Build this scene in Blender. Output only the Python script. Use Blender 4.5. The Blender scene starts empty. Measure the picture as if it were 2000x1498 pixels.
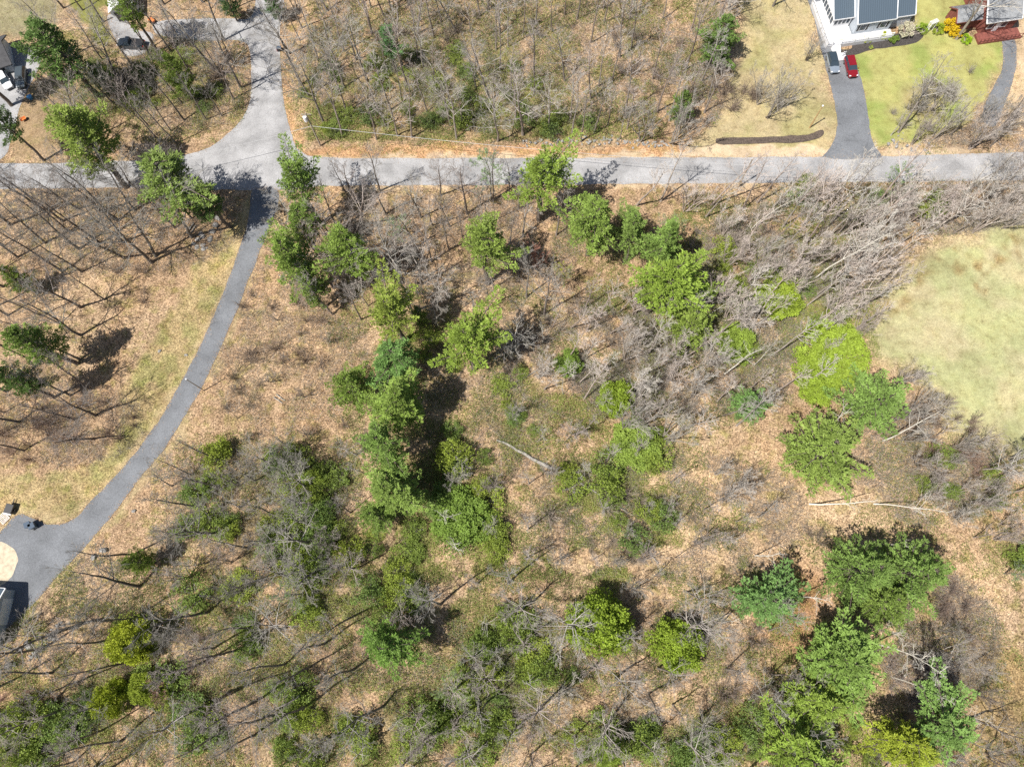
import bpy, bmesh, math, random
import numpy as np
from mathutils import Matrix, Vector

# ------------------------------------------------------------------ camera, sky, sun
S = bpy.context.scene
COL = S.collection
CAM_H = 115.0
F_PX = 1386.0
_d = np.array([28.0, -408.0, -1386.0]); _d /= np.linalg.norm(_d)
_wz = -_d
_wy = np.array([0.0, 1.0, 0.0]); _wy = _wy - _wz * _wy.dot(_wz); _wy /= np.linalg.norm(_wy)
_wx = np.cross(_wy, _wz)
ROT = np.array([_wx, _wy, _wz])                     # camera axes -> world axes

cam_data = bpy.data.cameras.new('camera')
cam_data.sensor_fit = 'HORIZONTAL'; cam_data.sensor_width = 36.0
cam_data.lens = F_PX / 2000.0 * 36.0
cam_data.clip_start = 0.5; cam_data.clip_end = 3000.0
cam = bpy.data.objects.new('camera', cam_data); COL.objects.link(cam)
m = Matrix([[*ROT[0], 0], [*ROT[1], 0], [*ROT[2], CAM_H], [0, 0, 0, 1]])
cam.matrix_world = m
S.camera = cam

SUN_EL = 60.0
SHADOW_DIR = 34.0                                   # compass of the shadows, degrees from +x
world = bpy.data.worlds.new('World'); S.world = world; world.use_nodes = True
nt = world.node_tree
bg = nt.nodes['Background']
sky = nt.nodes.new('ShaderNodeTexSky'); sky.sky_type = 'NISHITA'; sky.sun_disc = False
sky.sun_elevation = math.radians(SUN_EL)
sky.sun_rotation = math.radians(90 - (SHADOW_DIR + 180))
nt.links.new(sky.outputs[0], bg.inputs[0]); bg.inputs[1].default_value = 0.062
sl = bpy.data.lights.new('sun', 'SUN'); sl.energy = 4.9; sl.angle = math.radians(0.53); sl.color = (1.0, 0.955, 0.89)
sun = bpy.data.objects.new('sun', sl); COL.objects.link(sun)
_e, _a = math.radians(SUN_EL), math.radians(SHADOW_DIR)
sun.rotation_euler = Vector((math.cos(_e) * math.cos(_a), math.cos(_e) * math.sin(_a), -math.sin(_e))).to_track_quat('-Z', 'Y').to_euler()
S.view_settings.view_transform = 'Standard'; S.view_settings.look = 'None'
S.view_settings.gamma = 1.0; S.view_settings.exposure = 0.66
S.render.engine = 'CYCLES'
S.cycles.max_bounces = 5; S.cycles.diffuse_bounces = 3; S.cycles.transmission_bounces = 3; S.cycles.glossy_bounces = 2
S.cycles.use_denoising = False

def P(px, py, z=0.0):
    """the point at height z that the photograph shows at pixel (px, py)"""
    v = ROT @ np.array([px - 1000.0, 749.0 - py, -F_PX])
    t = (z - CAM_H) / v[2]
    return np.array([v[0] * t, v[1] * t, z])
def scale_at(px, py, z=0.0):
    v = ROT @ np.array([px - 1000.0, 749.0 - py, -F_PX])
    return (z - CAM_H) / v[2]
def to_px(X, Y, Z=0.0):
    X = np.asarray(X, float); Y = np.asarray(Y, float)
    w = np.stack([X, Y, np.zeros_like(X) + Z - CAM_H])
    c = np.tensordot(ROT.T, w, axes=1)
    return 1000 + c[0] / -c[2] * F_PX, 749 - c[1] / -c[2] * F_PX

def lin(r, g, b, k=1.0):
    return tuple(((c / 255.0) ** 2.2) * k for c in (r, g, b))

# ------------------------------------------------------------------ materials
def new_mat(name):
    m = bpy.data.materials.new(name); m.use_nodes = True
    return m, m.node_tree, m.node_tree.nodes['Principled BSDF']
def N(nt, kind, **kw):
    n = nt.nodes.new(kind)
    for k, v in kw.items():
        if k.startswith('i_'): n.inputs[k[2:].replace('_', ' ')].default_value = v
        else: setattr(n, k, v)
    return n
def ramp(nt, fac, stops):
    r = nt.nodes.new('ShaderNodeValToRGB'); e = r.color_ramp.elements
    while len(e) < len(stops): e.new(0.5)
    for i, (p, c) in enumerate(stops):
        e[i].position = p; e[i].color = (*c, 1) if len(c) == 3 else c
    nt.links.new(fac, r.inputs[0]); return r.outputs[0]
def mix(nt, a, b, fac, mode='MIX'):
    x = nt.nodes.new('ShaderNodeMix'); x.data_type = 'RGBA'; x.blend_type = mode
    for sock, v in ((0, fac), (6, a), (7, b)):
        if isinstance(v, (int, float)): x.inputs[sock].default_value = v
        elif isinstance(v, tuple): x.inputs[sock].default_value = (*v, 1) if len(v) == 3 else v
        else: nt.links.new(v, x.inputs[sock])
    return x.outputs[2]
def grey(v): return (v, v, v)

def plain(name, col, rough=0.7, metal=0.0, noise=0.12, scale=3.0, bump=0.0):
    m, nt, b = new_mat(name)
    tc = N(nt, 'ShaderNodeTexCoord')
    n = N(nt, 'ShaderNodeTexNoise'); n.inputs['Scale'].default_value = scale; n.inputs['Detail'].default_value = 5
    nt.links.new(tc.outputs['Object'], n.inputs['Vector'])
    c = ramp(nt, n.outputs[0], [(0.3, tuple(x * (1 - noise) for x in col)), (0.7, tuple(min(1, x * (1 + noise)) for x in col))])
    nt.links.new(c, b.inputs['Base Color'])
    b.inputs['Roughness'].default_value = rough; b.inputs['Metallic'].default_value = metal
    if bump:
        bp = N(nt, 'ShaderNodeBump'); bp.inputs['Strength'].default_value = bump
        nt.links.new(n.outputs[0], bp.inputs['Height']); nt.links.new(bp.outputs[0], b.inputs['Normal'])
    return m

def leafy(name, base, trans=0.3, rough=0.6, use_attr=False, var=0.35, nscale=1.2):
    """foliage: base colour times the object's own tint, light and dark clumps by noise"""
    m, nt, b = new_mat(name)
    oi = N(nt, 'ShaderNodeObjectInfo')
    tc = N(nt, 'ShaderNodeTexCoord')
    n = N(nt, 'ShaderNodeTexNoise'); n.inputs['Scale'].default_value = nscale; n.inputs['Detail'].default_value = 4
    nt.links.new(tc.outputs['Object'], n.inputs['Vector'])
    v = ramp(nt, n.outputs[0], [(0.32, grey(1 - var)), (0.68, grey(1 + var * 0.6))])
    if use_attr:
        at = N(nt, 'ShaderNodeAttribute'); at.attribute_name = 'col'
        c = mix(nt, at.outputs['Color'], v, 1.0, 'MULTIPLY')
    else:
        c = mix(nt, mix(nt, oi.outputs['Color'], base, 1.0, 'MULTIPLY'), v, 1.0, 'MULTIPLY')
    nt.links.new(c, b.inputs['Base Color']); b.inputs['Roughness'].default_value = rough
    b.inputs['Specular IOR Level'].default_value = 0.25
    if trans:
        tr = N(nt, 'ShaderNodeBsdfTranslucent'); nt.links.new(c, tr.inputs[0])
        ms = N(nt, 'ShaderNodeMixShader'); ms.inputs[0].default_value = trans
        nt.links.new(b.outputs[0], ms.inputs[1]); nt.links.new(tr.outputs[0], ms.inputs[2])
        nt.links.new(ms.outputs[0], nt.nodes['Material Output'].inputs[0])
    return m

def bark(name, base, var=0.4):
    m, nt, b = new_mat(name)
    oi = N(nt, 'ShaderNodeObjectInfo'); tc = N(nt, 'ShaderNodeTexCoord')
    mp = N(nt, 'ShaderNodeMapping'); mp.inputs['Scale'].default_value = (6, 6, 1.3)
    nt.links.new(tc.outputs['Object'], mp.inputs[0])
    n = N(nt, 'ShaderNodeTexNoise'); n.inputs['Scale'].default_value = 1.5; n.inputs['Detail'].default_value = 6
    nt.links.new(mp.outputs[0], n.inputs['Vector'])
    v = ramp(nt, n.outputs[0], [(0.3, grey(1 - var)), (0.7, grey(1 + var))])
    c = mix(nt, mix(nt, oi.outputs['Color'], base, 1.0, 'MULTIPLY'), v, 1.0, 'MULTIPLY')
    nt.links.new(c, b.inputs['Base Color']); b.inputs['Roughness'].default_value = 0.85
    return m

def attr_mat(name, rough=0.8):
    m, nt, b = new_mat(name)
    at = N(nt, 'ShaderNodeAttribute'); at.attribute_name = 'col'
    nt.links.new(at.outputs['Color'], b.inputs['Base Color']); b.inputs['Roughness'].default_value = rough
    return m

def asphalt(name, col, patch=0.25):
    m, nt, b = new_mat(name)
    tc = N(nt, 'ShaderNodeTexCoord')
    def noise(s, d=5):
        n = N(nt, 'ShaderNodeTexNoise'); n.inputs['Scale'].default_value = s; n.inputs['Detail'].default_value = d
        nt.links.new(tc.outputs['Object'], n.inputs['Vector']); return n.outputs[0]
    a = ramp(nt, noise(0.25), [(0.35, tuple(c * (1 - patch) for c in col)), (0.65, tuple(c * (1 + patch * 0.5) for c in col))])
    g = ramp(nt, noise(7.0, 8), [(0.3, grey(0.72)), (0.7, grey(1.25))])
    c = mix(nt, a, g, 1.0, 'MULTIPLY')
    vo = N(nt, 'ShaderNodeTexVoronoi'); vo.feature = 'DISTANCE_TO_EDGE'; vo.inputs['Scale'].default_value = 0.33
    nd = N(nt, 'ShaderNodeTexNoise'); nd.inputs['Scale'].default_value = 1.0
    nt.links.new(tc.outputs['Object'], nd.inputs['Vector'])
    vm = N(nt, 'ShaderNodeVectorMath', operation='MULTIPLY_ADD'); nt.links.new(nd.outputs['Color'], vm.inputs[0])
    vm.inputs[1].default_value = (1.2, 1.2, 0); nt.links.new(tc.outputs['Object'], vm.inputs[2])
    nt.links.new(vm.outputs[0], vo.inputs['Vector'])
    cr = ramp(nt, vo.outputs['Distance'], [(0.0, grey(0.72)), (0.02, grey(1.0))])
    c = mix(nt, c, cr, 0.7, 'MULTIPLY')
    nt.links.new(c, b.inputs['Base Color']); b.inputs['Roughness'].default_value = 0.85
    bp = N(nt, 'ShaderNodeBump'); bp.inputs['Strength'].default_value = 0.25
    nt.links.new(noise(14.0, 6), bp.inputs['Height']); nt.links.new(bp.outputs[0], b.inputs['Normal'])
    return m

def ground_mat():
    m, nt, b = new_mat('forest_floor')
    tc = N(nt, 'ShaderNodeTexCoord')
    col = N(nt, 'ShaderNodeAttribute'); col.attribute_name = 'col'
    lit = N(nt, 'ShaderNodeAttribute'); lit.attribute_name = 'litter'
    def noise(s, d=5, r=0.6):
        n = N(nt, 'ShaderNodeTexNoise'); n.inputs['Scale'].default_value = s; n.inputs['Detail'].default_value = d
        n.inputs['Roughness'].default_value = r
        nt.links.new(tc.outputs['Object'], n.inputs['Vector']); return n
    n1 = noise(4.5, 8, 0.8)
    big = ramp(nt, noise(0.12, 4).outputs[0], [(0.28, (0.74, 0.72, 0.70)), (0.5, (1, 1, 1)), (0.7, (1.14, 1.10, 1.04))])
    mid = ramp(nt, noise(0.7, 6, 0.7).outputs[0], [(0.30, (0.66, 0.62, 0.58)), (0.44, (0.94, 0.92, 0.9)), (0.55, (1.02, 1.02, 1.02)), (0.74, (1.18, 1.17, 1.15))])
    v1 = N(nt, 'ShaderNodeTexVoronoi'); v1.inputs['Scale'].default_value = 7.5
    nt.links.new(tc.outputs['Object'], v1.inputs['Vector'])
    sep = N(nt, 'ShaderNodeSeparateColor'); nt.links.new(v1.outputs['Color'], sep.inputs[0])
    leaf = ramp(nt, sep.outputs[0], [(0.0, (0.30, 0.27, 0.26)), (0.20, (0.66, 0.60, 0.54)), (0.45, (0.98, 0.94, 0.88)), (0.75, (1.20, 1.14, 1.05)), (1.0, (1.75, 1.62, 1.5))])
    v2 = N(nt, 'ShaderNodeTexVoronoi'); v2.inputs['Scale'].default_value = 3.6
    nt.links.new(tc.outputs['Object'], v2.inputs['Vector'])
    sep2 = N(nt, 'ShaderNodeSeparateColor'); nt.links.new(v2.outputs['Color'], sep2.inputs[0])
    leaf2 = ramp(nt, sep2.outputs[1], [(0.0, (0.68, 0.62, 0.58)), (0.3, (0.94, 0.91, 0.89)), (1.0, (1.22, 1.2, 1.18))])
    sp = mix(nt, mix(nt, leaf, leaf2, 0.75, 'MULTIPLY'), ramp(nt, n1.outputs[0], [(0.3, grey(0.55)), (0.5, grey(1.0)), (0.7, grey(1.32))]), 1.0, 'MULTIPLY')
    fine = ramp(nt, noise(5.5, 9, 0.85).outputs[0], [(0.3, grey(0.62)), (0.7, grey(1.32))])
    s = mix(nt, fine, sp, lit.outputs['Fac'])
    moss = ramp(nt, noise(0.42, 5, 0.65).outputs[0], [(0.50, (1, 1, 1)), (0.66, (0.70, 0.80, 0.55))])
    c = mix(nt, mix(nt, mix(nt, mix(nt, col.outputs['Color'], moss, lit.outputs['Fac'], 'MULTIPLY'), big, 1.0, 'MULTIPLY'), mid, 1.0, 'MULTIPLY'), s, 1.0, 'MULTIPLY')
    nt.links.new(c, b.inputs['Base Color']); b.inputs['Roughness'].default_value = 0.95
    b.inputs['Specular IOR Level'].default_value = 0.1
    ad = N(nt, 'ShaderNodeMath', operation='ADD'); nt.links.new(n1.outputs[0], ad.inputs[0]); nt.links.new(v1.outputs['Distance'], ad.inputs[1])
    bp = N(nt, 'ShaderNodeBump'); bp.inputs['Strength'].default_value = 0.7; bp.inputs['Distance'].default_value = 0.08
    nt.links.new(ad.outputs[0], bp.inputs['Height']); nt.links.new(bp.outputs[0], b.inputs['Normal'])
    return m

M = {}
M['ground'] = ground_mat()
M['old_asphalt'] = asphalt('old_asphalt', (0.305, 0.302, 0.303), 0.26)
M['new_asphalt'] = asphalt('new_asphalt', (0.150, 0.158, 0.170), 0.20)
M['pine'] = leafy('pine_needles', (0.262, 0.340, 0.086), 0.25, var=0.42, nscale=0.8)
M['leaf'] = leafy('spring_leaves', (0.265, 0.330, 0.080), 0.30, var=0.36, nscale=1.1)
M['undergrowth'] = leafy('undergrowth_leaves', (1, 1, 1), 0.3, use_attr=True, var=0.2)
M['bark'] = bark('grey_bark', (0.225, 0.198, 0.170))
M['twig'] = bark('twig_bark', (0.385, 0.362, 0.325), 0.25)
M['birch'] = bark('white_bark', (0.55, 0.52, 0.46), 0.3)
M['pine_bark'] = bark('pine_bark', (0.13, 0.105, 0.085))
M['brush'] = attr_mat('dry_stems', 0.85)
M['stone'] = plain('field_stone', (0.24, 0.23, 0.215), 0.9, noise=0.4, scale=2.5, bump=0.4)
M['log'] = plain('weathered_log', (0.27, 0.25, 0.22), 0.9, noise=0.4, scale=2.0, bump=0.3)
M['pole'] = plain('pole_wood', (0.34, 0.29, 0.23), 0.85, noise=0.2)
M['pole_new'] = plain('pole_wood_tan', (0.42, 0.28, 0.13), 0.85, noise=0.2)
M['white'] = plain('white_paint', (0.78, 0.78, 0.78), 0.5, noise=0.03)
M['siding'] = plain('grey_siding', (0.42, 0.46, 0.50), 0.6, noise=0.05)
M['deck'] = plain('pale_deck_boards', (0.50, 0.50, 0.51), 0.6, noise=0.06)
M['glass'] = plain('dark_glass', (0.035, 0.05, 0.065), 0.12, noise=0.1)
M['black'] = plain('black_plastic', (0.02, 0.02, 0.022), 0.5)
M['rubber'] = plain('tyre_rubber', (0.02, 0.02, 0.02), 0.85)
M['alloy'] = plain('alloy', (0.5, 0.5, 0.52), 0.35, 0.8)
M['lamp'] = plain('lamp_lens', (0.75, 0.75, 0.75), 0.2)
M['red_lens'] = plain('red_lens', (0.45, 0.02, 0.02), 0.3)
M['brick'] = plain('chimney_brick', (0.30, 0.20, 0.16), 0.85, noise=0.3, scale=6)
M['red_wood'] = plain('red_painted_wood', (0.19, 0.060, 0.045), 0.75, noise=0.3, scale=2)
M['mulch'] = plain('dark_mulch', (0.050, 0.043, 0.040), 0.95, noise=0.6, scale=6, bump=0.7)
M['mulch_brown'] = plain('brown_mulch', (0.085, 0.064, 0.050), 0.95, noise=0.6, scale=5, bump=0.7)
M['yellow'] = leafy('yellow_blossom', (0.72, 0.52, 0.02), 0.3, var=0.25)
M['yellow_paint'] = plain('yellow_paint', (0.62, 0.52, 0.03), 0.5)
M['blue'] = plain('blue_plastic', (0.06, 0.22, 0.42), 0.4)
M['orange'] = plain('orange_paint', (0.62, 0.19, 0.05), 0.5)
M['pale_wood'] = plain('pale_wood', (0.62, 0.55, 0.48), 0.8)
M['sand'] = plain('pale_sand', (0.46, 0.39, 0.285), 0.95, noise=0.22, scale=1.8, bump=0.3)
M['wire'] = plain('cable', (0.42, 0.42, 0.42), 0.6)
M['bin'] = plain('blue_grey_bin', (0.05, 0.075, 0.11), 0.3)
def seam_roof(name, col, period=0.42):
    m, nt, b = new_mat(name)
    tc = N(nt, 'ShaderNodeTexCoord'); sx = N(nt, 'ShaderNodeSeparateXYZ'); nt.links.new(tc.outputs['Object'], sx.inputs[0])
    mm = N(nt, 'ShaderNodeMath', operation='PINGPONG'); nt.links.new(sx.outputs[0], mm.inputs[0]); mm.inputs[1].default_value = period / 2
    c = ramp(nt, mm.outputs[0], [(0.0, tuple(x * 1.35 for x in col)), (0.03, tuple(x * 1.35 for x in col)), (0.05, col)])
    nt.links.new(c, b.inputs['Base Color']); b.inputs['Roughness'].default_value = 0.45; b.inputs['Metallic'].default_value = 0.25
    return m
M['metal_roof'] = seam_roof('standing_seam_roof', (0.085, 0.115, 0.145))
def shingle(name, col):
    m, nt, b = new_mat(name)
    tc = N(nt, 'ShaderNodeTexCoord')
    br = N(nt, 'ShaderNodeTexBrick'); br.inputs['Scale'].default_value = 3.0
    br.inputs['Color1'].default_value = (*col, 1); br.inputs['Color2'].default_value = (*[c * 0.75 for c in col], 1)
    br.inputs['Mortar'].default_value = (*[c * 0.5 for c in col], 1); br.inputs['Mortar Size'].default_value = 0.012
    nt.links.new(tc.outputs['Object'], br.inputs['Vector'])
    n = N(nt, 'ShaderNodeTexNoise'); n.inputs['Scale'].default_value = 1.2; nt.links.new(tc.outputs['Object'], n.inputs['Vector'])
    c = mix(nt, br.outputs[0], ramp(nt, n.outputs[0], [(0.3, grey(0.8)), (0.7, grey(1.2))]), 1.0, 'MULTIPLY')
    nt.links.new(c, b.inputs['Base Color']); b.inputs['Roughness'].default_value = 0.9
    return m
M['shingle'] = shingle('pale_grey_shingles', (0.27, 0.28, 0.29))
M['dark_shingle'] = shingle('dark_shingles', (0.07, 0.07, 0.075))
def paint(name, col, rough=0.22, metal=0.35):
    m, nt, b = new_mat(name)
    oi = N(nt, 'ShaderNodeTexNoise'); oi.inputs['Scale'].default_value = 1.5
    c = ramp(nt, oi.outputs[0], [(0.3, tuple(x * 0.93 for x in col)), (0.7, col)])
    nt.links.new(c, b.inputs['Base Color']); b.inputs['Roughness'].default_value = rough; b.inputs['Metallic'].default_value = metal
    b.inputs['Coat Weight'].default_value = 0.6; b.inputs['Coat Roughness'].default_value = 0.08
    return m

# ------------------------------------------------------------------ mesh helpers
def tag(o, label=None, cat=None, group=None, kind=None):
    if label: o['label'] = label
    if cat: o['category'] = cat
    if group: o['group'] = group
    if kind: o['kind'] = kind
    return o
def link(name, me, mat, parent=None):
    o = bpy.data.objects.new(name, me); COL.objects.link(o)
    if mat is not None and not me.materials: me.materials.append(M[mat] if isinstance(mat, str) else mat)
    if parent is not None: o.parent = parent
    return o
def np_mesh(name, V, F, cols=None, smooth=False):
    """V (n,3); F (m,k) faces all with k corners; cols (n,3) stored as the point attribute col"""
    me = bpy.data.meshes.new(name)
    V = np.ascontiguousarray(V, dtype=np.float32); F = np.ascontiguousarray(F, dtype=np.int32)
    me.vertices.add(len(V)); me.vertices.foreach_set('co', V.ravel())
    k = F.shape[1]; me.loops.add(F.size); me.loops.foreach_set('vertex_index', F.ravel())
    me.polygons.add(len(F)); me.polygons.foreach_set('loop_start', np.arange(0, F.size, k, dtype=np.int32))
    me.polygons.foreach_set('loop_total', np.full(len(F), k, dtype=np.int32))
    if smooth: me.polygons.foreach_set('use_smooth', np.ones(len(F), dtype=bool))
    me.update(calc_edges=True)
    if cols is not None:
        a = me.attributes.new('col', 'FLOAT_COLOR', 'POINT')
        a.data.foreach_set('color', np.concatenate([cols, np.ones((len(V), 1))], 1).astype(np.float32).ravel())
    return me
def tube_arrays(segs, n):
    s = np.asarray(segs, float); p0, p1, r0, r1 = s[:, 0:3], s[:, 3:6], s[:, 6], s[:, 7]
    d = p1 - p0; d /= np.maximum(np.linalg.norm(d, axis=1, keepdims=True), 1e-9)
    ref = np.where(np.abs(d[:, 2:3]) < 0.9, np.array([[0, 0, 1.0]]), np.array([[1.0, 0, 0]]))
    u = np.cross(d, ref); u /= np.linalg.norm(u, axis=1, keepdims=True); v = np.cross(d, u)
    a = np.arange(n) / n * 2 * np.pi
    ring = u[:, None, :] * np.cos(a)[None, :, None] + v[:, None, :] * np.sin(a)[None, :, None]
    A = p0[:, None, :] + ring * r0[:, None, None]; B = p1[:, None, :] + ring * r1[:, None, None]
    V = np.concatenate([A, B], 1).reshape(-1, 3)
    k = len(s); i = np.arange(n); j = (i + 1) % n
    f = np.stack([i, j, j + n, i + n], 1)[None] + (np.arange(k) * 2 * n)[:, None, None]
    return V, f.reshape(-1, 4)
def tubes(name, groups):
    Vs, Fs, o = [], [], 0
    for segs, n in groups:
        if not len(segs): continue
        V, F = tube_arrays(segs, n); Vs.append(V); Fs.append(F + o); o += len(V)
    return np_mesh(name, np.concatenate(Vs), np.concatenate(Fs), smooth=True)

class MB:
    """collects boxes, prisms and faces for ONE mesh"""
    def __init__(s): s.v = []; s.f = []
    def add(s, vs, fs):
        o = len(s.v); s.v += [tuple(map(float, v)) for v in vs]; s.f += [tuple(i + o for i in f) for f in fs]; return s
    def box(s, x0, x1, y0, y1, z0, z1):
        return s.add([(x0, y0, z0), (x1, y0, z0), (x1, y1, z0), (x0, y1, z0), (x0, y0, z1), (x1, y0, z1), (x1, y1, z1), (x0, y1, z1)],
                     [(3, 2, 1, 0), (4, 5, 6, 7), (0, 1, 5, 4), (1, 2, 6, 5), (2, 3, 7, 6), (3, 0, 4, 7)])
    def slab(s, pts, t):
        """a polygon given in 3-D, thickened straight down by t"""
        n = len(pts); lo = [(p[0], p[1], p[2] - t) for p in pts]
        return s.add(list(pts) + lo, [tuple(range(n)), tuple(range(2 * n - 1, n - 1, -1))] + [(i, i + n, (i + 1) % n + n, (i + 1) % n) for i in range(n)])
    def cyl(s, c, r, h, n=12, axis='z', r2=None):
        r2 = r if r2 is None else r2; vs = []
        for k, rr in ((0, r), (1, r2)):
            for i in range(n):
                a = 2 * math.pi * i / n; x, y = rr * math.cos(a), rr * math.sin(a)
                q = {'z': (x, y, k * h), 'y': (x, k * h, y), 'x': (k * h, x, y)}[axis]
                vs.append((c[0] + q[0], c[1] + q[1], c[2] + q[2]))
        return s.add(vs, [tuple(range(n))[::-1], tuple(range(n, 2 * n))] + [(i, (i + 1) % n, (i + 1) % n + n, i + n) for i in range(n)])
    def build(s, name, mat, parent=None, bevel=0.0):
        me = bpy.data.meshes.new(name); me.from_pydata(s.v, [], s.f)
        bm = bmesh.new(); bm.from_mesh(me); bmesh.ops.recalc_face_normals(bm, faces=bm.faces)
        if bevel: bmesh.ops.bevel(bm, geom=bm.edges[:], offset=bevel, segments=2, affect='EDGES', clamp_overlap=True)
        bm.to_mesh(me); bm.free()
        return link(name, me, mat, parent)
def empty(name, loc=(0, 0, 0), rz=0.0):
    o = bpy.data.objects.new(name, None); o.empty_display_size = 0.5; COL.objects.link(o)
    o.location = tuple(map(float, loc)); o.rotation_euler = (0, 0, rz); return o
KIDS = {}
def kids(o): return KIDS.get(o.name) or list(o.children)
def copy_tree(o, parent=None):
    c = o.copy(); COL.objects.link(c); c.parent = parent
    for ch in o.children: copy_tree(ch, c)
    return c

def inside(poly, x, y):
    x = np.asarray(x, float); y = np.asarray(y, float); r = np.zeros(x.shape, bool)
    for i in range(len(poly)):
        x0, y0 = poly[i - 1]; x1, y1 = poly[i]
        if y0 == y1: continue
        c = ((y0 > y) != (y1 > y)) & (x < (x1 - x0) * (y - y0) / (y1 - y0) + x0); r ^= c
    return r
def edge_dist(poly, x, y):
    best = np.full(np.shape(x), 1e9)
    for i in range(len(poly)):
        x0, y0 = poly[i - 1]; x1, y1 = poly[i]; dx, dy = x1 - x0, y1 - y0; L = dx * dx + dy * dy + 1e-9
        t = np.clip(((x - x0) * dx + (y - y0) * dy) / L, 0, 1)
        best = np.minimum(best, np.hypot(x - x0 - t * dx, y - y0 - t * dy))
    return best
def smooth_noise(x, y, s, seed=0):
    """cheap value noise for numpy arrays, about -1..1"""
    r = np.random.RandomState(seed); T = r.rand(64, 64) * 2 - 1
    u, v = x / s, y / s; i, j = np.floor(u).astype(int), np.floor(v).astype(int); fu, fv = u - i, v - j
    fu = fu * fu * (3 - 2 * fu); fv = fv * fv * (3 - 2 * fv)
    g = lambda a, b: T[a % 64, b % 64]
    return (g(i, j) * (1 - fu) + g(i + 1, j) * fu) * (1 - fv) + (g(i, j + 1) * (1 - fu) + g(i + 1, j + 1) * fu) * fv

# ------------------------------------------------------------------ outlines of the paved and planted ground, measured on the photograph
ROAD = [(-400, 316), (-60, 318), (120, 320), (300, 312), (392, 299), (440, 268), (474, 235), (490, 200), (492, 150), (490, 100), (478, 78), (400, 80), (340, 76), (300, 68),
        (296, 42), (360, 38), (440, 36), (492, 42), (500, 0), (505, -120), (562, -120), (556, 0), (545, 60), (547, 110), (551, 180), (559, 225), (568, 262), (582, 295), (612, 309),
        (800, 310), (1000, 309), (1350, 308), (1600, 306), (1730, 306), (2000, 298), (2500, 285),
        (2500, 345), (2000, 352), (1700, 356), (1350, 359), (900, 362), (620, 363), (547, 372), (484, 372), (300, 368), (120, 368), (-60, 370), (-400, 372)]
DRIVE_S = [(489, 366), (489, 400), (485, 432), (470, 482), (448, 540), (425, 600), (400, 658), (373, 712), (350, 751), (336, 778), (312, 820), (285, 857), (262, 890), (216, 940),
           (176, 980), (152, 1010), (122, 1025), (88, 1023), (62, 1010), (32, 1001), (10, 1030), (-10, 1050), (-60, 1060), (-160, 1070), (-160, 1330), (-60, 1290), (0, 1240), (60, 1186), (110, 1126), (150, 1086),
           (182, 1050), (217, 1010), (250, 966), (270, 936), (300, 902), (320, 880), (352, 828), (372, 794), (395, 755), (415, 715), (437, 665), (462, 610), (485, 550),
           (501, 508), (523, 455), (546, 398), (546, 366)]
DRIVE_W = [(1600, 311), (1618, 294), (1632, 268), (1636, 232), (1630, 200), (1620, 160), (1607, 110), (1593, 50), (1578, 0), (1560, -80), (1596, -80), (1606, 0), (1618, 50),
           (1637, 96), (1664, 108), (1674, 130), (1686, 175), (1697, 232), (1700, 266), (1712, 292), (1728, 311)]
DRIVE_E = [(1915, 240), (1922, 205), (1938, 175), (1958, 140), (1960, 100), (1952, 68), (1965, 58), (1980, 70), (1986, 100), (1983, 140), (1970, 180), (1958, 215), (1945, 255)]
DRIVE_NW = [(205, 28), (240, 26), (262, 60), (300, 62), (300, 80), (285, 104), (262, 112), (238, 108), (226, 76), (216, 60)]
DRIVE_FW = [(-60, 150), (8, 120), (18, 96), (40, 88), (80, 92), (84, 116), (62, 160), (40, 205), (26, 260), (10, 318), (-60, 318)]
SAND = [(-60, 1050), (0, 1056), (14, 1062), (30, 1074), (35, 1092), (30, 1110), (24, 1126), (0, 1150), (-60, 1150)]
PAVED = [ROAD, DRIVE_S, DRIVE_W, DRIVE_E, DRIVE_NW, DRIVE_FW, SAND]
MULCH_HOUSE = [(1638, 98), (1664, 99), (1666, 82), (1700, 74), (1760, 66), (1800, 58), (1806, 64), (1800, 78), (1786, 86), (1740, 92), (1700, 98), (1672, 108), (1645, 112)]
MULCH_SIDE = [(1606, 0), (1616, 0), (1640, 90), (1632, 92), (1618, 52)]
MULCH_STRIP = [(1396, 274), (1400, 270), (1470, 270), (1540, 266), (1585, 264), (1600, 255), (1608, 254), (1610, 262), (1600, 272), (1570, 279), (1500, 281), (1410, 284), (1398, 281)]
LAWN_E = [(1705, 640), (1720, 560), (1790, 520), (1850, 470), (1930, 450), (2060, 430), (2300, 420), (2300, 1000), (2000, 900), (1930, 860), (1870, 850), (1840, 790), (1790, 720), (1720, 690)]
LAWN_NE = [(1655, 112), (1668, 96), (1720, 80), (1790, 68), (1797, 60), (1790, 0), (1790, -120), (1910, -120), (1905, 10), (1870, 50), (1900, 75), (1955, 70), (1955, 130), (1925, 190), (1905, 240), (1830, 265), (1705, 285), (1692, 250), (1680, 180)]
LAWN_N = [(1440, -120), (1570, -120), (1590, 60), (1615, 150), (1632, 230), (1630, 270), (1600, 300), (1330, 304), (1350, 285), (1400, 240), (1430, 160), (1450, 60)]
VERGE = [(470, 420), (485, 432), (470, 482), (425, 600), (373, 712), (336, 778), (285, 857), (216, 940), (152, 1010), (88, 1023), (10, 1005), (-100, 1060), (-100, 930), (60, 925), (170, 930), (225, 880), (240, 800), (262, 720), (300, 650), (360, 560), (430, 480)]
YARD_A = [(-100, -120), (100, -120), (115, 20), (90, 70), (30, 70), (-100, 60)]
YARD_B = [(135, -120), (205, -120), (205, 20), (222, 80), (190, 92), (165, 60), (140, 10)]
YARD_C = [(40, 170), (100, 150), (125, 240), (100, 300), (30, 316), (24, 250)]
FIELD_SE = [(1880, 1195), (1940, 1260), (2100, 1300), (2300, 1600), (1880, 1600), (1900, 1400), (1870, 1260)]

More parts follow.
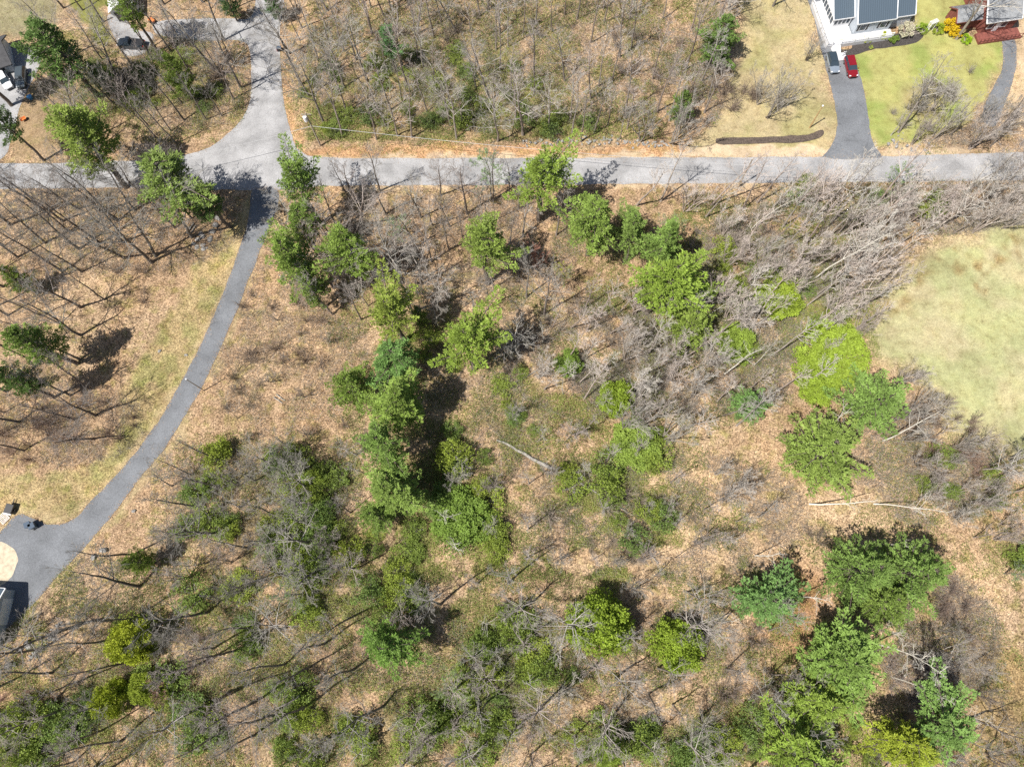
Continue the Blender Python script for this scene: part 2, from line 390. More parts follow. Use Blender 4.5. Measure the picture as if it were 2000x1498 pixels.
# ------------------------------------------------------------------ ground sheet
def build_ground():
    xs = np.concatenate([[-900, -400, -220], np.arange(-132, 132.01, 0.42), [220, 400, 900]])
    ys = np.concatenate([[-900, -400, -120], np.arange(-48, 134.01, 0.42), [220, 400, 900]])
    X, Y = np.meshgrid(xs, ys); X = X.ravel(); Y = Y.ravel()
    jx = X + 0.7 * smooth_noise(X, Y, 1.3, 1) + 1.2 * smooth_noise(X, Y, 4.0, 2)
    jy = Y + 0.7 * smooth_noise(X, Y, 1.3, 3) + 1.2 * smooth_noise(X, Y, 4.0, 4)
    px, py = to_px(jx, jy)
    C = np.tile(np.array([[0.332, 0.257, 0.180]]), (len(X), 1)); L = np.ones(len(X))
    n1 = smooth_noise(X, Y, 9.0, 5)[:, None]
    C = C * (1 + 0.10 * n1) * np.where(n1 > 0, [[1.0, 1.0, 1.0]], [[1.0, 0.97, 0.95]])
    # the wood across the road and in the north-west is greyer, the clearing in the south-east paler
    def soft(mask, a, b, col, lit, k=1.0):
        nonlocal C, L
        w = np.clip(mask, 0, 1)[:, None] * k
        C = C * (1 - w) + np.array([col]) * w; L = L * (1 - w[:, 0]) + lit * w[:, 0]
    def blob(cx, cy, rx, ry): return np.clip(1.6 * (1 - np.sqrt(((px - cx) / rx) ** 2 + ((py - cy) / ry) ** 2)), 0, 1)
    def poly(pl, feather=10.0):
        d = edge_dist(pl, px, py); return np.clip(np.where(inside(pl, px, py), 0.5 + d / feather, 0.5 - d / feather), 0, 1)
    for c in [(1000, 120, 520, 190), (300, 150, 260, 150)]: soft(blob(*c), 0, 0, (0.308, 0.240, 0.170), 1.0, 0.7)
    for c in [(1340, 960, 260, 130), (1250, 1080, 200, 110), (1700, 1000, 240, 80), (1900, 1150, 110, 110), (1340, 1000, 330, 190)]: soft(blob(*c), 0, 0, (0.425, 0.330, 0.222), 0.9, 0.6)
    for c in [(620, 690, 120, 160), (430, 840, 110, 110), (80, 860, 160, 90)]: soft(blob(*c), 0, 0, (0.340, 0.258, 0.175), 1.0, 0.6)
    soft(blob(1545, 1190, 90, 110), 0, 0, (0.300, 0.175, 0.095), 0.7, 0.8)
    soft(poly(FIELD_SE, 40), 0, 0, (0.250, 0.195, 0.110), 0.95)
    soft(poly(VERGE, 16), 0, 0, (0.330, 0.270, 0.155), 0.85)
    g = smooth_noise(X, Y, 1.6, 8) + smooth_noise(X, Y, 5.0, 9)
    soft(poly(VERGE, 16) * np.clip(g * 1.5, 0, 1), 0, 0, (0.215, 0.220, 0.095), 0.85, 0.75)
    soft(poly(LAWN_E, 75), 0, 0, (0.405, 0.368, 0.222), 0.25)
    soft(poly(LAWN_E, 40) * np.clip(0.5 + (smooth_noise(X, Y, 7.0, 10) + 0.6 * smooth_noise(X, Y, 2.4, 11)), 0, 1), 0, 0, (0.315, 0.345, 0.165), 0.2, 0.7)
    for c in [(1900, 525, 60, 26), (1860, 505, 40, 20), (1950, 520, 40, 20), (1760, 590, 60, 30), (1790, 540, 60, 22), (1985, 480, 30, 30), (1920, 560, 22, 22)]:
        soft(blob(*c) * np.clip(0.5 + 1.2 * smooth_noise(X, Y, 1.2, 12), 0, 1), 0, 0, (0.240, 0.175, 0.080), 0.5, 0.8)
    soft(poly(LAWN_NE, 14), 0, 0, (0.340, 0.330, 0.125), 0.05)
    soft(poly(LAWN_NE, 14) * np.clip(0.4 + smooth_noise(X, Y, 4.0, 13) + 0.4 * smooth_noise(X, Y, 1.5, 14), 0, 1), 0, 0, (0.225, 0.275, 0.075), 0.05, 0.85)
    soft(blob(1800, 200, 70, 50), 0, 0, (0.40, 0.33, 0.17), 0.1, 0.8)
    soft(poly(LAWN_N, 22), 0, 0, (0.375, 0.318, 0.190), 0.35)
    soft(poly(LAWN_N, 22) * np.clip(smooth_noise(X, Y, 3.5, 15) + 0.2, 0, 1), 0, 0, (0.285, 0.275, 0.120), 0.25, 0.7)
    soft(poly(YARD_A, 20), 0, 0, (0.255, 0.235, 0.145), 0.4)
    soft(poly(YARD_B, 12), 0, 0, (0.190, 0.195, 0.060), 0.15)
    soft(poly(YARD_C, 16), 0, 0, (0.270, 0.205, 0.130), 0.5)
    # orange leaf drift and pale sandy shoulder along the north edge of the road, pale shoulder south
    soft(poly([(590, 290), (700, 284), (1000, 284), (1340, 288), (1340, 312), (600, 312)], 8), 0, 0, (0.400, 0.262, 0.155), 0.85)
    soft(poly([(620, 303), (1000, 302), (1340, 300), (1340, 285), (1620, 288), (1620, 312), (620, 314)], 5), 0, 0, (0.510, 0.410, 0.290), 0.15, 0.9)
    soft(poly([(1730, 285), (1900, 290), (1900, 312), (1720, 312)], 8), 0, 0, (0.47, 0.38, 0.27), 0.3, 0.9)
    soft(poly([(620, 356), (1000, 356), (1700, 352), (1700, 362), (1000, 368), (620, 370)], 5), 0, 0, (0.47, 0.37, 0.25), 0.3, 0.9)
    soft(poly([(555, 130), (572, 230), (600, 300), (585, 305), (545, 240), (540, 120)], 6), 0, 0, (0.42, 0.28, 0.165), 0.7, 0.8)
    for pl in (DRIVE_S,): soft(np.clip(1 - edge_dist(pl, px, py) / 13.0, 0, 1), 0, 0, (0.385, 0.320, 0.190), 0.45, 0.85)
    soft(np.clip(1 - edge_dist(DRIVE_E, px, py) / 10.0, 0, 1) * (px > 1960), 0, 0, (0.55, 0.43, 0.28), 0.1)
    soft(poly([(1960, 60), (2100, 0), (2100, 270), (1960, 250), (1990, 150)], 12), 0, 0, (0.50, 0.39, 0.26), 0.2, 0.9)
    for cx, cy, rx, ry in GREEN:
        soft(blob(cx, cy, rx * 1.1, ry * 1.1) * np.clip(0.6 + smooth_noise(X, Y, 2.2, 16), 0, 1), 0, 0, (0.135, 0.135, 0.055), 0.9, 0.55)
    # gentle unevenness away from the paving
    qx, qy = to_px(X, Y)
    dmin = np.full(len(X), 1e9)
    for pl in PAVED + [MULCH_HOUSE, MULCH_SIDE, MULCH_STRIP, [(1600, -200), (1830, -200), (1830, 110), (1600, 110)], [(1860, -200), (2010, -200), (2010, 75), (1860, 75)]]: dmin = np.minimum(dmin, np.where(inside(pl, qx, qy), 0, edge_dist(pl, qx, qy)))
    w = np.clip((dmin - 12) / 50.0, 0, 1)
    Z = w * (0.22 * smooth_noise(X, Y, 6.0, 20) + 0.07 * smooth_noise(X, Y, 1.7, 21))
    nx, ny = len(xs), len(ys)
    i = np.arange(nx - 1)[None, :] + (np.arange(ny - 1) * nx)[:, None]; i = i.ravel()
    F = np.stack([i, i + 1, i + 1 + nx, i + nx], 1)
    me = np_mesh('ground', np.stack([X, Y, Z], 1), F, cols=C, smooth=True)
    a = me.attributes.new('litter', 'FLOAT', 'POINT'); a.data.foreach_set('value', L.astype(np.float32))
    return tag(link('ground', me, 'ground'), 'leaf-covered forest floor with dry lawns and grassy verges', None, None, 'structure')

# leafy undergrowth and shrub areas (centre and radii on the photograph)
GREEN = [(430, 930, 100, 60), (520, 930, 130, 65), (610, 960, 90, 80), (480, 1020, 130, 60), (580, 1070, 110, 70), (640, 1110, 80, 50), (900, 960, 90, 90), (860, 1010, 90, 60), (940, 1060, 80, 50),
         (740, 1100, 90, 70), (790, 1170, 90, 60), (430, 1170, 70, 45), (520, 1240, 90, 45), (960, 1210, 90, 50), (1000, 1290, 110, 60), (960, 1330, 60, 50), (1080, 1330, 70, 40), (590, 1350, 90, 50),
         (620, 1440, 130, 60), (800, 1420, 120, 60), (900, 1440, 80, 60), (1020, 1400, 90, 40), (1200, 1440, 110, 60), (1330, 1440, 130, 50), (1440, 1450, 80, 50), (100, 1370, 110, 60), (130, 1440, 110, 50),
         (60, 1420, 70, 60), (330, 1330, 70, 40), (390, 1400, 70, 70), (820, 640, 50, 50), (860, 720, 40, 60), (1010, 790, 60, 70), (1000, 840, 60, 40), (1240, 880, 90, 60), (1210, 780, 50, 50), (1300, 890, 60, 40),
         (1510, 560, 90, 50), (1450, 650, 80, 50), (700, 180, 120, 70), (640, 190, 60, 60), (760, 240, 110, 45), (880, 190, 90, 70), (850, 250, 60, 25), (960, 250, 80, 25), (1120, 250, 60, 30), (940, 120, 80, 60),
         (300, 160, 100, 50), (380, 170, 70, 60), (430, 220, 60, 40), (230, 170, 80, 50), (1220, 460, 40, 30), (1700, 370, 60, 30), (1560, 380, 60, 20), (1830, 380, 50, 60), (1100, 960, 60, 40), (1200, 950, 60, 40),
         (1290, 1010, 60, 40), (1200, 1060, 40, 60), (1920, 960, 80, 60), (1960, 1060, 60, 60), (860, 870, 70, 40), (1800, 900, 60, 60), (1560, 1400, 80, 60), (1690, 1440, 80, 50), (650, 1180, 60, 40), (280, 1240, 50, 40), (800, 130, 90, 50), (1000, 190, 70, 60), (700, 255, 90, 18), (1050, 262, 70, 14), (1450, 560, 50, 60), (1400, 500, 40, 40), (1600, 620, 50, 40)]
build_ground()

def sheet(name, pl, mat, z, label, thick=0.05, ragged=0.13):
    raw = [P(x, y, 0)[:2] for x, y in pl]; pts = []
    for i in range(len(raw)):
        a, b = raw[i], raw[(i + 1) % len(raw)]; L = float(np.hypot(*(b - a))); k = max(1, min(60, int(L / .8))); nn = np.array([b[1] - a[1], a[0] - b[0]]) / max(L, 1e-6)
        for j in range(k):
            q = a + (b - a) * j / k; w = ragged * (float(smooth_noise(np.array([q[0]]), np.array([q[1]]), .9, 51)[0]) + .7 * float(smooth_noise(np.array([q[0]]), np.array([q[1]]), 3.1, 52)[0]))
            pts.append(q + nn * w)
    # round the outline a little: insert mid points along the smooth runs
    bm = bmesh.new(); vs = [bm.verts.new((p[0], p[1], z)) for p in pts]
    f = bm.faces.new(vs)
    if f.normal.z < 0 or f.calc_area() and Vector((0, 0, 1)).dot(f.normal) < 0: f.normal_flip()
    r = bmesh.ops.extrude_face_region(bm, geom=[f]); 
    for e in r['geom']:
        if isinstance(e, bmesh.types.BMVert): e.co.z = z - thick - 0.05
    bmesh.ops.triangulate(bm, faces=bm.faces[:]); bmesh.ops.recalc_face_normals(bm, faces=bm.faces)
    me = bpy.data.meshes.new(name); bm.to_mesh(me); bm.free()
    return tag(link(name, me, mat), label, None, None, 'structure')
def chaikin(pl, it=2):
    for _ in range(it):
        q = []
        for i in range(len(pl)):
            a, b = pl[i], pl[(i + 1) % len(pl)]
            q += [(a[0] * .75 + b[0] * .25, a[1] * .75 + b[1] * .25), (a[0] * .25 + b[0] * .75, a[1] * .25 + b[1] * .75)]
        pl = q
    return pl
sheet('road', chaikin(ROAD), 'old_asphalt', 0.030, 'worn grey asphalt road with a side road joining it')
sheet('driveway', chaikin(DRIVE_S), 'new_asphalt', 0.038, 'dark smooth asphalt driveway curving down to the parking area')
sheet('driveway', chaikin(DRIVE_W, 1), 'new_asphalt', 0.042, 'grey driveway beside the white house', 0.05)
sheet('driveway', chaikin(DRIVE_E), 'new_asphalt', 0.030, 'narrow curved driveway below the red house')
sheet('driveway', chaikin(DRIVE_NW), 'old_asphalt', 0.026, 'pale driveway of the house at the top left')
sheet('driveway', chaikin(DRIVE_FW), 'old_asphalt', 0.022, 'driveway with parked cars at the left edge')
sheet('sand', chaikin(SAND), 'sand', 0.046, 'pale sandy apron beside the lower left driveway')
sheet('mulch_bed', chaikin(MULCH_HOUSE, 1), 'mulch', 0.05, 'dark mulch bed in front of the white house')
sheet('mulch_bed', chaikin(MULCH_SIDE, 1), 'mulch', 0.05, 'narrow mulch bed along the porch of the white house')
# the long low mulch bed by the road is heaped up a little
sheet('mulch_bed', chaikin(MULCH_STRIP, 2), 'mulch_brown', 0.12, 'long narrow mulch bed beside the main road', 0.15, .12)

# ------------------------------------------------------------------ plants: generators
def rot_about(v, k, a):
    return v * math.cos(a) + np.cross(k, v) * math.sin(a) + k * k.dot(v) * (1 - math.cos(a))
def unit(v): return v / (np.linalg.norm(v) + 1e-9)
def grow(out, rng, p, d, L, r, level, spec, droop=0.0):
    """one limb and everything it carries; out[level] collects its segments"""
    nseg, nchild, ratio, angle, up = spec[level]
    q = p.copy(); d = unit(d); pts = [q.copy()]; dirs = [d]
    for i in range(nseg):
        d = unit(d + rng.normal(0, 0.06 if level else 0.05, 3) + np.array([0, 0, up]))
        q = q + d * (L / nseg); pts.append(q.copy()); dirs.append(d)
    for i in range(nseg):
        f0, f1 = 1 - i / nseg, 1 - (i + 1) / nseg
        out[level].append([*pts[i], *pts[i + 1], max(r * (0.25 + 0.75 * f0), 0.0100), max(r * (0.25 + 0.75 * f1), 0.008)])
    if level + 1 < len(spec) and level < len(spec) - 1:
        ph = rng.uniform(0, 6.28)
        for c in range(nchild):
            t = (0.22 + 0.78 * (c + rng.uniform(0, 0.9)) / nchild) if level else 0
            t = min(t, 0.99); k = min(int(t * nseg), nseg - 1); b = pts[k] + (pts[k + 1] - pts[k]) * (t * nseg - k)
            ax = unit(np.cross(dirs[k], rng.normal(0, 1, 3))); nd = rot_about(dirs[k + 1], ax, math.radians(angle * rng.uniform(0.6, 1.3)))
            grow(out, rng, b, nd, L * ratio * (1.15 - 0.75 * t) * rng.uniform(0.6, 1.25), max(r * 0.45, 0.010), level + 1, spec)
def bare_tree(seed, H, r0, style):
    rng = np.random.RandomState(seed); out = [[] for _ in range(5)]
    st = dict(oak=dict(t0=.32, nb=15, e=(15, 55), L=.36, up=.05, wob=.055, fork=.35), pole=dict(t0=.50, nb=13, e=(35, 65), L=.20, up=.07, wob=.028, fork=.1),
              fan=dict(t0=.18, nb=13, e=(45, 72), L=.36, up=.05, wob=.06, fork=.5), birch=dict(t0=.40, nb=13, e=(35, 60), L=.22, up=.04, wob=.05, fork=.2),
              dead=dict(t0=.40, nb=8, e=(5, 60), L=.22, up=.02, wob=.06, fork=.3))[style]
    stems = 1 if style not in ('fan',) else 4
    spec = {'oak': [(0,) * 5, (5, 7, .52, 40, st['up']), (3, 5, .58, 38, .03), (2, 3, .62, 34, .02), (1, 0, 0, 0, .02)],
            'pole': [(0,) * 5, (4, 6, .55, 36, st['up']), (3, 4, .62, 34, .05), (2, 3, .62, 30, .02), (1, 0, 0, 0, .02)],
            'fan': [(0,) * 5, (4, 6, .60, 24, st['up']), (3, 5, .62, 26, .04), (2, 3, .65, 26, .02), (1, 0, 0, 0, .02)],
            'birch': [(0,) * 5, (4, 6, .50, 36, .05), (3, 4, .5, 40, .03), (2, 2, .5, 40, .0), (1, 0, 0, 0, .0)],
            'dead': [(0,) * 5, (4, 4, .50, 48, .02), (3, 3, .5, 50, .0), (2, 0, .5, 42, .0), (1, 0, 0, 0, .0)]}[style]
    spec = [(a, b, c, d, e) for (a, b, c, d, e) in spec]
    trunk = []
    for s in range(stems):
        q = np.array([0, 0, -0.2]) if stems == 1 else np.array([rng.uniform(-.4, .4), rng.uniform(-.4, .4), -0.2])
        d = unit(np.array([rng.normal(0, .03), rng.normal(0, .03), 1])) if stems == 1 else unit(np.array([rng.normal(0, .20), rng.normal(0, .20), 1]))
        n = 12; hh = H * (1 if stems == 1 else rng.uniform(.7, 1.0)); rr = r0 * (1 if stems == 1 else rng.uniform(.5, .8)); pts = [q.copy()]; ds = [d]
        for i in range(n):
            d = unit(d + rng.normal(0, st['wob'], 3) + np.array([0, 0, .03])); q = q + d * hh / n; pts.append(q.copy()); ds.append(d)
        rad = [rr * (1 - i / n) ** 0.8 + 0.02 for i in range(n + 1)]; rad[0] *= 1.35
        for i in range(n): trunk.append([*pts[i], *pts[i + 1], rad[i], rad[i + 1]])
        nb = st['nb'] if stems == 1 else max(4, st['nb'] // 2); az = rng.uniform(0, 6.28)
        for b in range(nb):
            t = st['t0'] + (0.98 - st['t0']) * (b + rng.uniform(0, .8)) / nb; k = min(int(t * n), n - 1); base = pts[k] + (pts[k + 1] - pts[k]) * (t * n - k)
            az += 2.4 + rng.normal(0, .4); e = math.radians(rng.uniform(*st['e'])); dd = np.array([math.cos(az) * math.cos(e), math.sin(az) * math.cos(e), math.sin(e)])
            L = H * st['L'] * (1.25 - .75 * (t - st['t0']) / (1 - st['t0'])) * rng.uniform(.55, 1.15)
            grow(out, rng, base, dd, L, max(rad[k] * .48, .03), 1, spec)
    return trunk, out
def leaf_quads(C, D, length, width, rng):
    """kite leaves at C (n,3) pointing along D, random roll"""
    n = len(C); D = D / np.maximum(np.linalg.norm(D, axis=1, keepdims=True), 1e-9)
    R = rng.normal(0, 1, (n, 3)); W = np.cross(D, R); W /= np.maximum(np.linalg.norm(W, axis=1, keepdims=True), 1e-9)
    l = length[:, None] if np.ndim(length) else length; w = width[:, None] if np.ndim(width) else width
    V = np.stack([C, C + D * l * .45 + W * w * .5, C + D * l, C + D * l * .45 - W * w * .5], 1).reshape(-1, 3)
    F = np.arange(4 * n).reshape(n, 4); return V, F
def pine(seed, H=18.0, R=4.2, t0=0.35, dens=1.0, flat=0.0, kind='white'):
    rng = np.random.RandomState(seed); trunk = []; br = []; tc = []; td = []
    n = 14; q = np.array([0, 0, -.2]); pts = [q]; 
    for i in range(n):
        q = q + np.array([rng.normal(0, .07), rng.normal(0, .07), H / n]); pts.append(q)
    rad = [0.30 * (1 - i / n) ** .9 + .03 for i in range(n + 1)]
    for i in range(n): trunk.append([*pts[i], *pts[i + 1], rad[i], rad[i + 1]])
    lop = rng.uniform(0, 6.28); z = t0 * H; az = rng.uniform(0, 6.28); lob = rng.permutation([.5, .68, .85, .95, 1.1, 1.28, 1.45] if t0 > .25 else [.82, .9, .95, 1.0, 1.05, 1.12, 1.2])[None] * rng.uniform(.82, 1.15, (3, 7))
    while z < H - .3:
        t = (z - t0 * H) / (H - t0 * H); prof = min(1.0, .5 + 2.0 * t) * (1 - t) ** .78 + .07
        nb = rng.randint(4, 6)
        whorl = rng.uniform(.72, 1.12)
        for b in range(nb):
            az += 6.283 / nb + rng.normal(0, .25)
            L = R * prof * whorl * rng.uniform(.62, 1.15) * lob[min(2, int(t * 3))][int((az % 6.283) / 6.283 * 7) % 7] * (1 + .15 * math.cos(az - lop))
            if L < .25: L = .25
            k = min(int(z / H * n), n - 1); p = pts[k] + (pts[k + 1] - pts[k]) * (z / H * n - k)
            e = math.radians(rng.uniform(2, 16) + 34 * t ** 2); d = np.array([math.cos(az) * math.cos(e), math.sin(az) * math.cos(e), math.sin(e)])
            ns = 5; q = p.copy(); bp = [q.copy()]
            for s in range(ns):
                d = unit(d + rng.normal(0, .07, 3) + np.array([0, 0, .035])); q = q + d * L / ns; bp.append(q.copy())
            r = .02 + .014 * L
            for s in range(ns): br.append([*bp[s], *bp[s + 1], r * (1 - s / ns) + .012, r * (1 - (s + 1) / ns) + .012])
            m = max(4, int(L / .21)); side = 1
            for j in range(m):
                f = .18 + .82 * (j + .5) / m; kk = min(int(f * ns), ns - 1); b0 = bp[kk] + (bp[kk + 1] - bp[kk]) * (f * ns - kk)
                side = -side; fw = unit(bp[kk + 1] - bp[kk]); lat = unit(np.cross(fw, [0, 0, 1.0])) * side
                sl = (.32 + .24 * L * (1.05 - f)) * rng.uniform(.6, 1.15); sd = unit(fw * .85 + lat * .8 + np.array([0, 0, rng.uniform(-.02, .16)]))
                nt_ = max(2, int(sl / .24 * dens))
                for u in range(nt_):
                    c = b0 + sd * sl * (u + .8) / nt_ + rng.normal(0, .05, 3); tc.append(c); td.append(unit(sd + np.array([0, 0, .35])))
            tc.append(bp[-1]); td.append(unit(bp[-1] - bp[-2] + np.array([0, 0, .3])))
        z += rng.uniform(.48, .85)
    tc = np.array(tc); td = np.array(td); k = 8
    C = np.repeat(tc, k, 0) + rng.normal(0, .05, (len(tc) * k, 3)); D = np.repeat(td, k, 0) + rng.normal(0, .55, (len(tc) * k, 3)); D[:, 2] += .12
    V, F = leaf_quads(C, D, rng.uniform(.22, .42, len(C)), rng.uniform(.07, .13, len(C)), rng)
    return trunk, br, V, F
def leaf_crown(seed, R, Hc, nleaf, clumps, size=.16, hollow=.0, z0=0.2):
    rng = np.random.RandomState(seed); cs = []
    for i in range(clumps):
        a = rng.uniform(0, 6.283); rr = math.sqrt(rng.uniform(0, 1)) * R * .80; zz = z0 + (Hc - z0) * (1 - (rr / R) ** 2 * .75) * rng.uniform(.30, .96)
        cs.append((rr * math.cos(a), rr * math.sin(a), zz, R * rng.uniform(.10, .25)))
    cs = np.array(cs); w = cs[:, 3] ** 2; idx = rng.choice(len(cs), nleaf, p=w / w.sum()); d = rng.normal(0, 1, (nleaf, 3)); d /= np.linalg.norm(d, axis=1, keepdims=True)
    rad = rng.uniform(.35, 1, nleaf) ** .6
    C = cs[idx, :3] + d * (cs[idx, 3] * rad)[:, None] * np.array([[1, 1, .7]]); C[:, 2] = np.maximum(C[:, 2], .05)
    D = d + rng.normal(0, .8, d.shape); D[:, 2] *= .5
    V, F = leaf_quads(C, D, rng.uniform(.7, 1.3, nleaf) * size, rng.uniform(.5, .9, nleaf) * size, rng)
    stems = []
    for c in cs[:min(len(cs), 40)]:
        b = np.array([c[0] * .12, c[1] * .12, -.1]); e = c[:3]; mid = (b + e) / 2 + np.array([c[0] * .1, c[1] * .1, 0]); r = .015 + .008 * R
        stems += [[*b, *mid, r * 1.3, r], [*mid, *e, r, .008]]
    return V, F, stems

def twigs_fan(seed, R, H, n):
    rng = np.random.RandomState(seed); out = []
    for i in range(n):
        a = rng.uniform(0, 6.283); lean = rng.uniform(0.05, 1.0) ; d = unit(np.array([math.cos(a) * lean * R / H, math.sin(a) * lean * R / H, 1])); L = H * rng.uniform(.6, 1.05)
        p = np.array([rng.normal(0, .15), rng.normal(0, .15), -.1]); q = p + d * L * .5; d2 = unit(d + np.array([math.cos(a), math.sin(a), 0]) * rng.uniform(-.1, .45) + rng.normal(0, .1, 3)); e = q + d2 * L * .5
        out += [[*p, *q, .022, .016], [*q, *e, .016, .008]]
        for j in range(5):
            f = rng.uniform(.1, .95); b = q + (e - q) * f; dd = unit(d2 + rng.normal(0, .5, 3) + np.array([0, 0, .2])); out.append([*b, *(b + dd * L * rng.uniform(.1, .3)), .011, .007])
    return out

PROTO = {}
def proto_bare(key, seeds, H, r0, style, name, tm='bark', cm='twig', buds=0, bud_size=.09):
    PROTO[key] = []
    for sd in seeds:
        trunk, out = bare_tree(sd, H, r0, style)
        e = bpy.data.objects.new(name, None)
        t = bpy.data.objects.new('trunk', tubes('trunk', [(trunk, 7)])); t.data.materials.append(M[tm]); t.parent = e
        c = bpy.data.objects.new('crown', tubes('crown', [(out[1], 4), (out[2] + out[3] + out[4], 3)])); c.data.materials.append(M[cm]); c.parent = e
        ch = [t, c]
        if buds:
            rng = np.random.RandomState(sd); s = np.array(out[3] + out[2]); k = rng.randint(0, len(s), buds); f = rng.uniform(0, 1, (buds, 1))
            C = s[k, :3] * (1 - f) + s[k, 3:6] * f + rng.normal(0, .06, (buds, 3)); V, F = leaf_quads(C, rng.normal(0, 1, (buds, 3)), bud_size * rng.uniform(.7, 1.4, buds), bud_size * .7, rng)
            l = bpy.data.objects.new('foliage', np_mesh('foliage', V, F)); l.data.materials.append(M['leaf']); l.parent = e; ch.append(l)
        PROTO[key].append((e, ch))
def place(key, idx, xy, s=1.0, sz=None, rz=0.0, lean=(0, 0), tint=(1, 1, 1), leaf=None, label=None, cat='tree', group=None, name=None, z=0.0):
    e, ch = PROTO[key][idx % len(PROTO[key])]
    o = bpy.data.objects.new(name or e.name, None); COL.objects.link(o); o.empty_display_size = .5
    o.location = (float(xy[0]), float(xy[1]), z); sz = s if sz is None else sz
    Rm = Matrix.Rotation(lean[0], 3, 'X') @ Matrix.Rotation(lean[1], 3, 'Y') @ Matrix.Rotation(rz, 3, 'Z')
    o.rotation_euler = Rm.to_euler(); o.scale = (s, s, sz)
    for c in ch:
        k = c.copy(); COL.objects.link(k); k.parent = o
        if c.name.startswith(('foliage', 'crown')) and leaf is not None and (c.data.materials[0].name in LEAFMATS): k.color = (*leaf, 1)
        else: k.color = (*tint, 1)
    return tag(o, label, cat, group)
LEAFMATS = {'pine_needles', 'spring_leaves', 'yellow_blossom'}

proto_bare('oak', range(11, 17), 16, .22, 'oak', 'bare_tree')
proto_bare('pole', range(21, 27), 16, .17, 'pole', 'bare_tree')
proto_bare('fan', range(31, 36), 11, .15, 'fan', 'multi_stem_tree')
proto_bare('birch', range(41, 44), 15, .10, 'birch', 'birch_tree', 'birch', 'birch')
proto_bare('dead', range(51, 54), 12, .13, 'dead', 'dead_tree', 'birch', 'birch')
proto_bare('bud', range(61, 64), 13, .14, 'oak', 'budding_tree', buds=3800, bud_size=.13)
PROTO['pine'] = []; PROTO['broad_pine'] = []
for key, sd, H, R, t0 in [('pine', 1, 18, 4.2, .38), ('pine', 2, 18, 4.0, .45), ('pine', 3, 18, 4.4, .30), ('pine', 4, 18, 3.8, .50), ('pine', 5, 18, 4.2, .42),
                          ('broad_pine', 6, 13, 5.5, .12), ('broad_pine', 7, 13, 5.2, .18), ('broad_pine', 8, 13, 5.6, .10)]:
    trunk, br, V, F = pine(sd, H, R, t0, dens=1.0 if key == 'pine' else 1.05)
    e = bpy.data.objects.new('pine_tree', None)
    t = bpy.data.objects.new('trunk', tubes('trunk', [(trunk, 8), (br, 3)])); t.data.materials.append(M['pine_bark']); t.parent = e
    c = bpy.data.objects.new('crown', np_mesh('crown', V, F)); c.data.materials.append(M['pine']); c.parent = e
    PROTO[key].append((e, [t, c]))
def proto_leaf(key, seeds, R, H, nleaf, clumps, name, size, mat='leaf'):
    PROTO[key] = []
    for sd in seeds:
        V, F, st = leaf_crown(sd, R, H, nleaf, clumps, size)
        e = bpy.data.objects.new(name, None)
        t = bpy.data.objects.new('stem', tubes('stem', [(st, 3)])); t.data.materials.append(M['twig']); t.parent = e
        c = bpy.data.objects.new('foliage', np_mesh('foliage', V, F)); c.data.materials.append(M[mat]); c.parent = e
        PROTO[key].append((e, [t, c]))
proto_leaf('shrub', range(71, 79), 2.6, 2.4, 2300, 46, 'leafy_shrub', .17)
proto_leaf('garden', range(81, 83), 1.0, 1.1, 2600, 26, 'garden_shrub', .10)
proto_leaf('forsythia', [85], 1.5, 2.0, 3200, 40, 'yellow_shrub', .14, 'yellow')
proto_leaf('lime', range(86, 89), 4.2, 7.5, 15000, 90, 'leafy_tree', .24)
PROTO['twiggy'] = []
for sd in range(91, 95):
    e = bpy.data.objects.new('bare_shrub', None)
    c = bpy.data.objects.new('stem', tubes('stem', [(twigs_fan(sd, 2.3, 2.2, 44), 3)])); c.data.materials.append(M['twig']); c.parent = e
    PROTO['twiggy'].append((e, [c]))

RNG = random.Random(7)
def blocked(px, py, extra=()):
    for pl in PAVED + [LAWN_E, LAWN_NE] + list(extra):
        if inside(pl, np.array([px]), np.array([py]))[0]: return True
        if pl in (ROAD, DRIVE_S) and edge_dist(pl, np.array([px]), np.array([py]))[0] < 7: return True
    return False

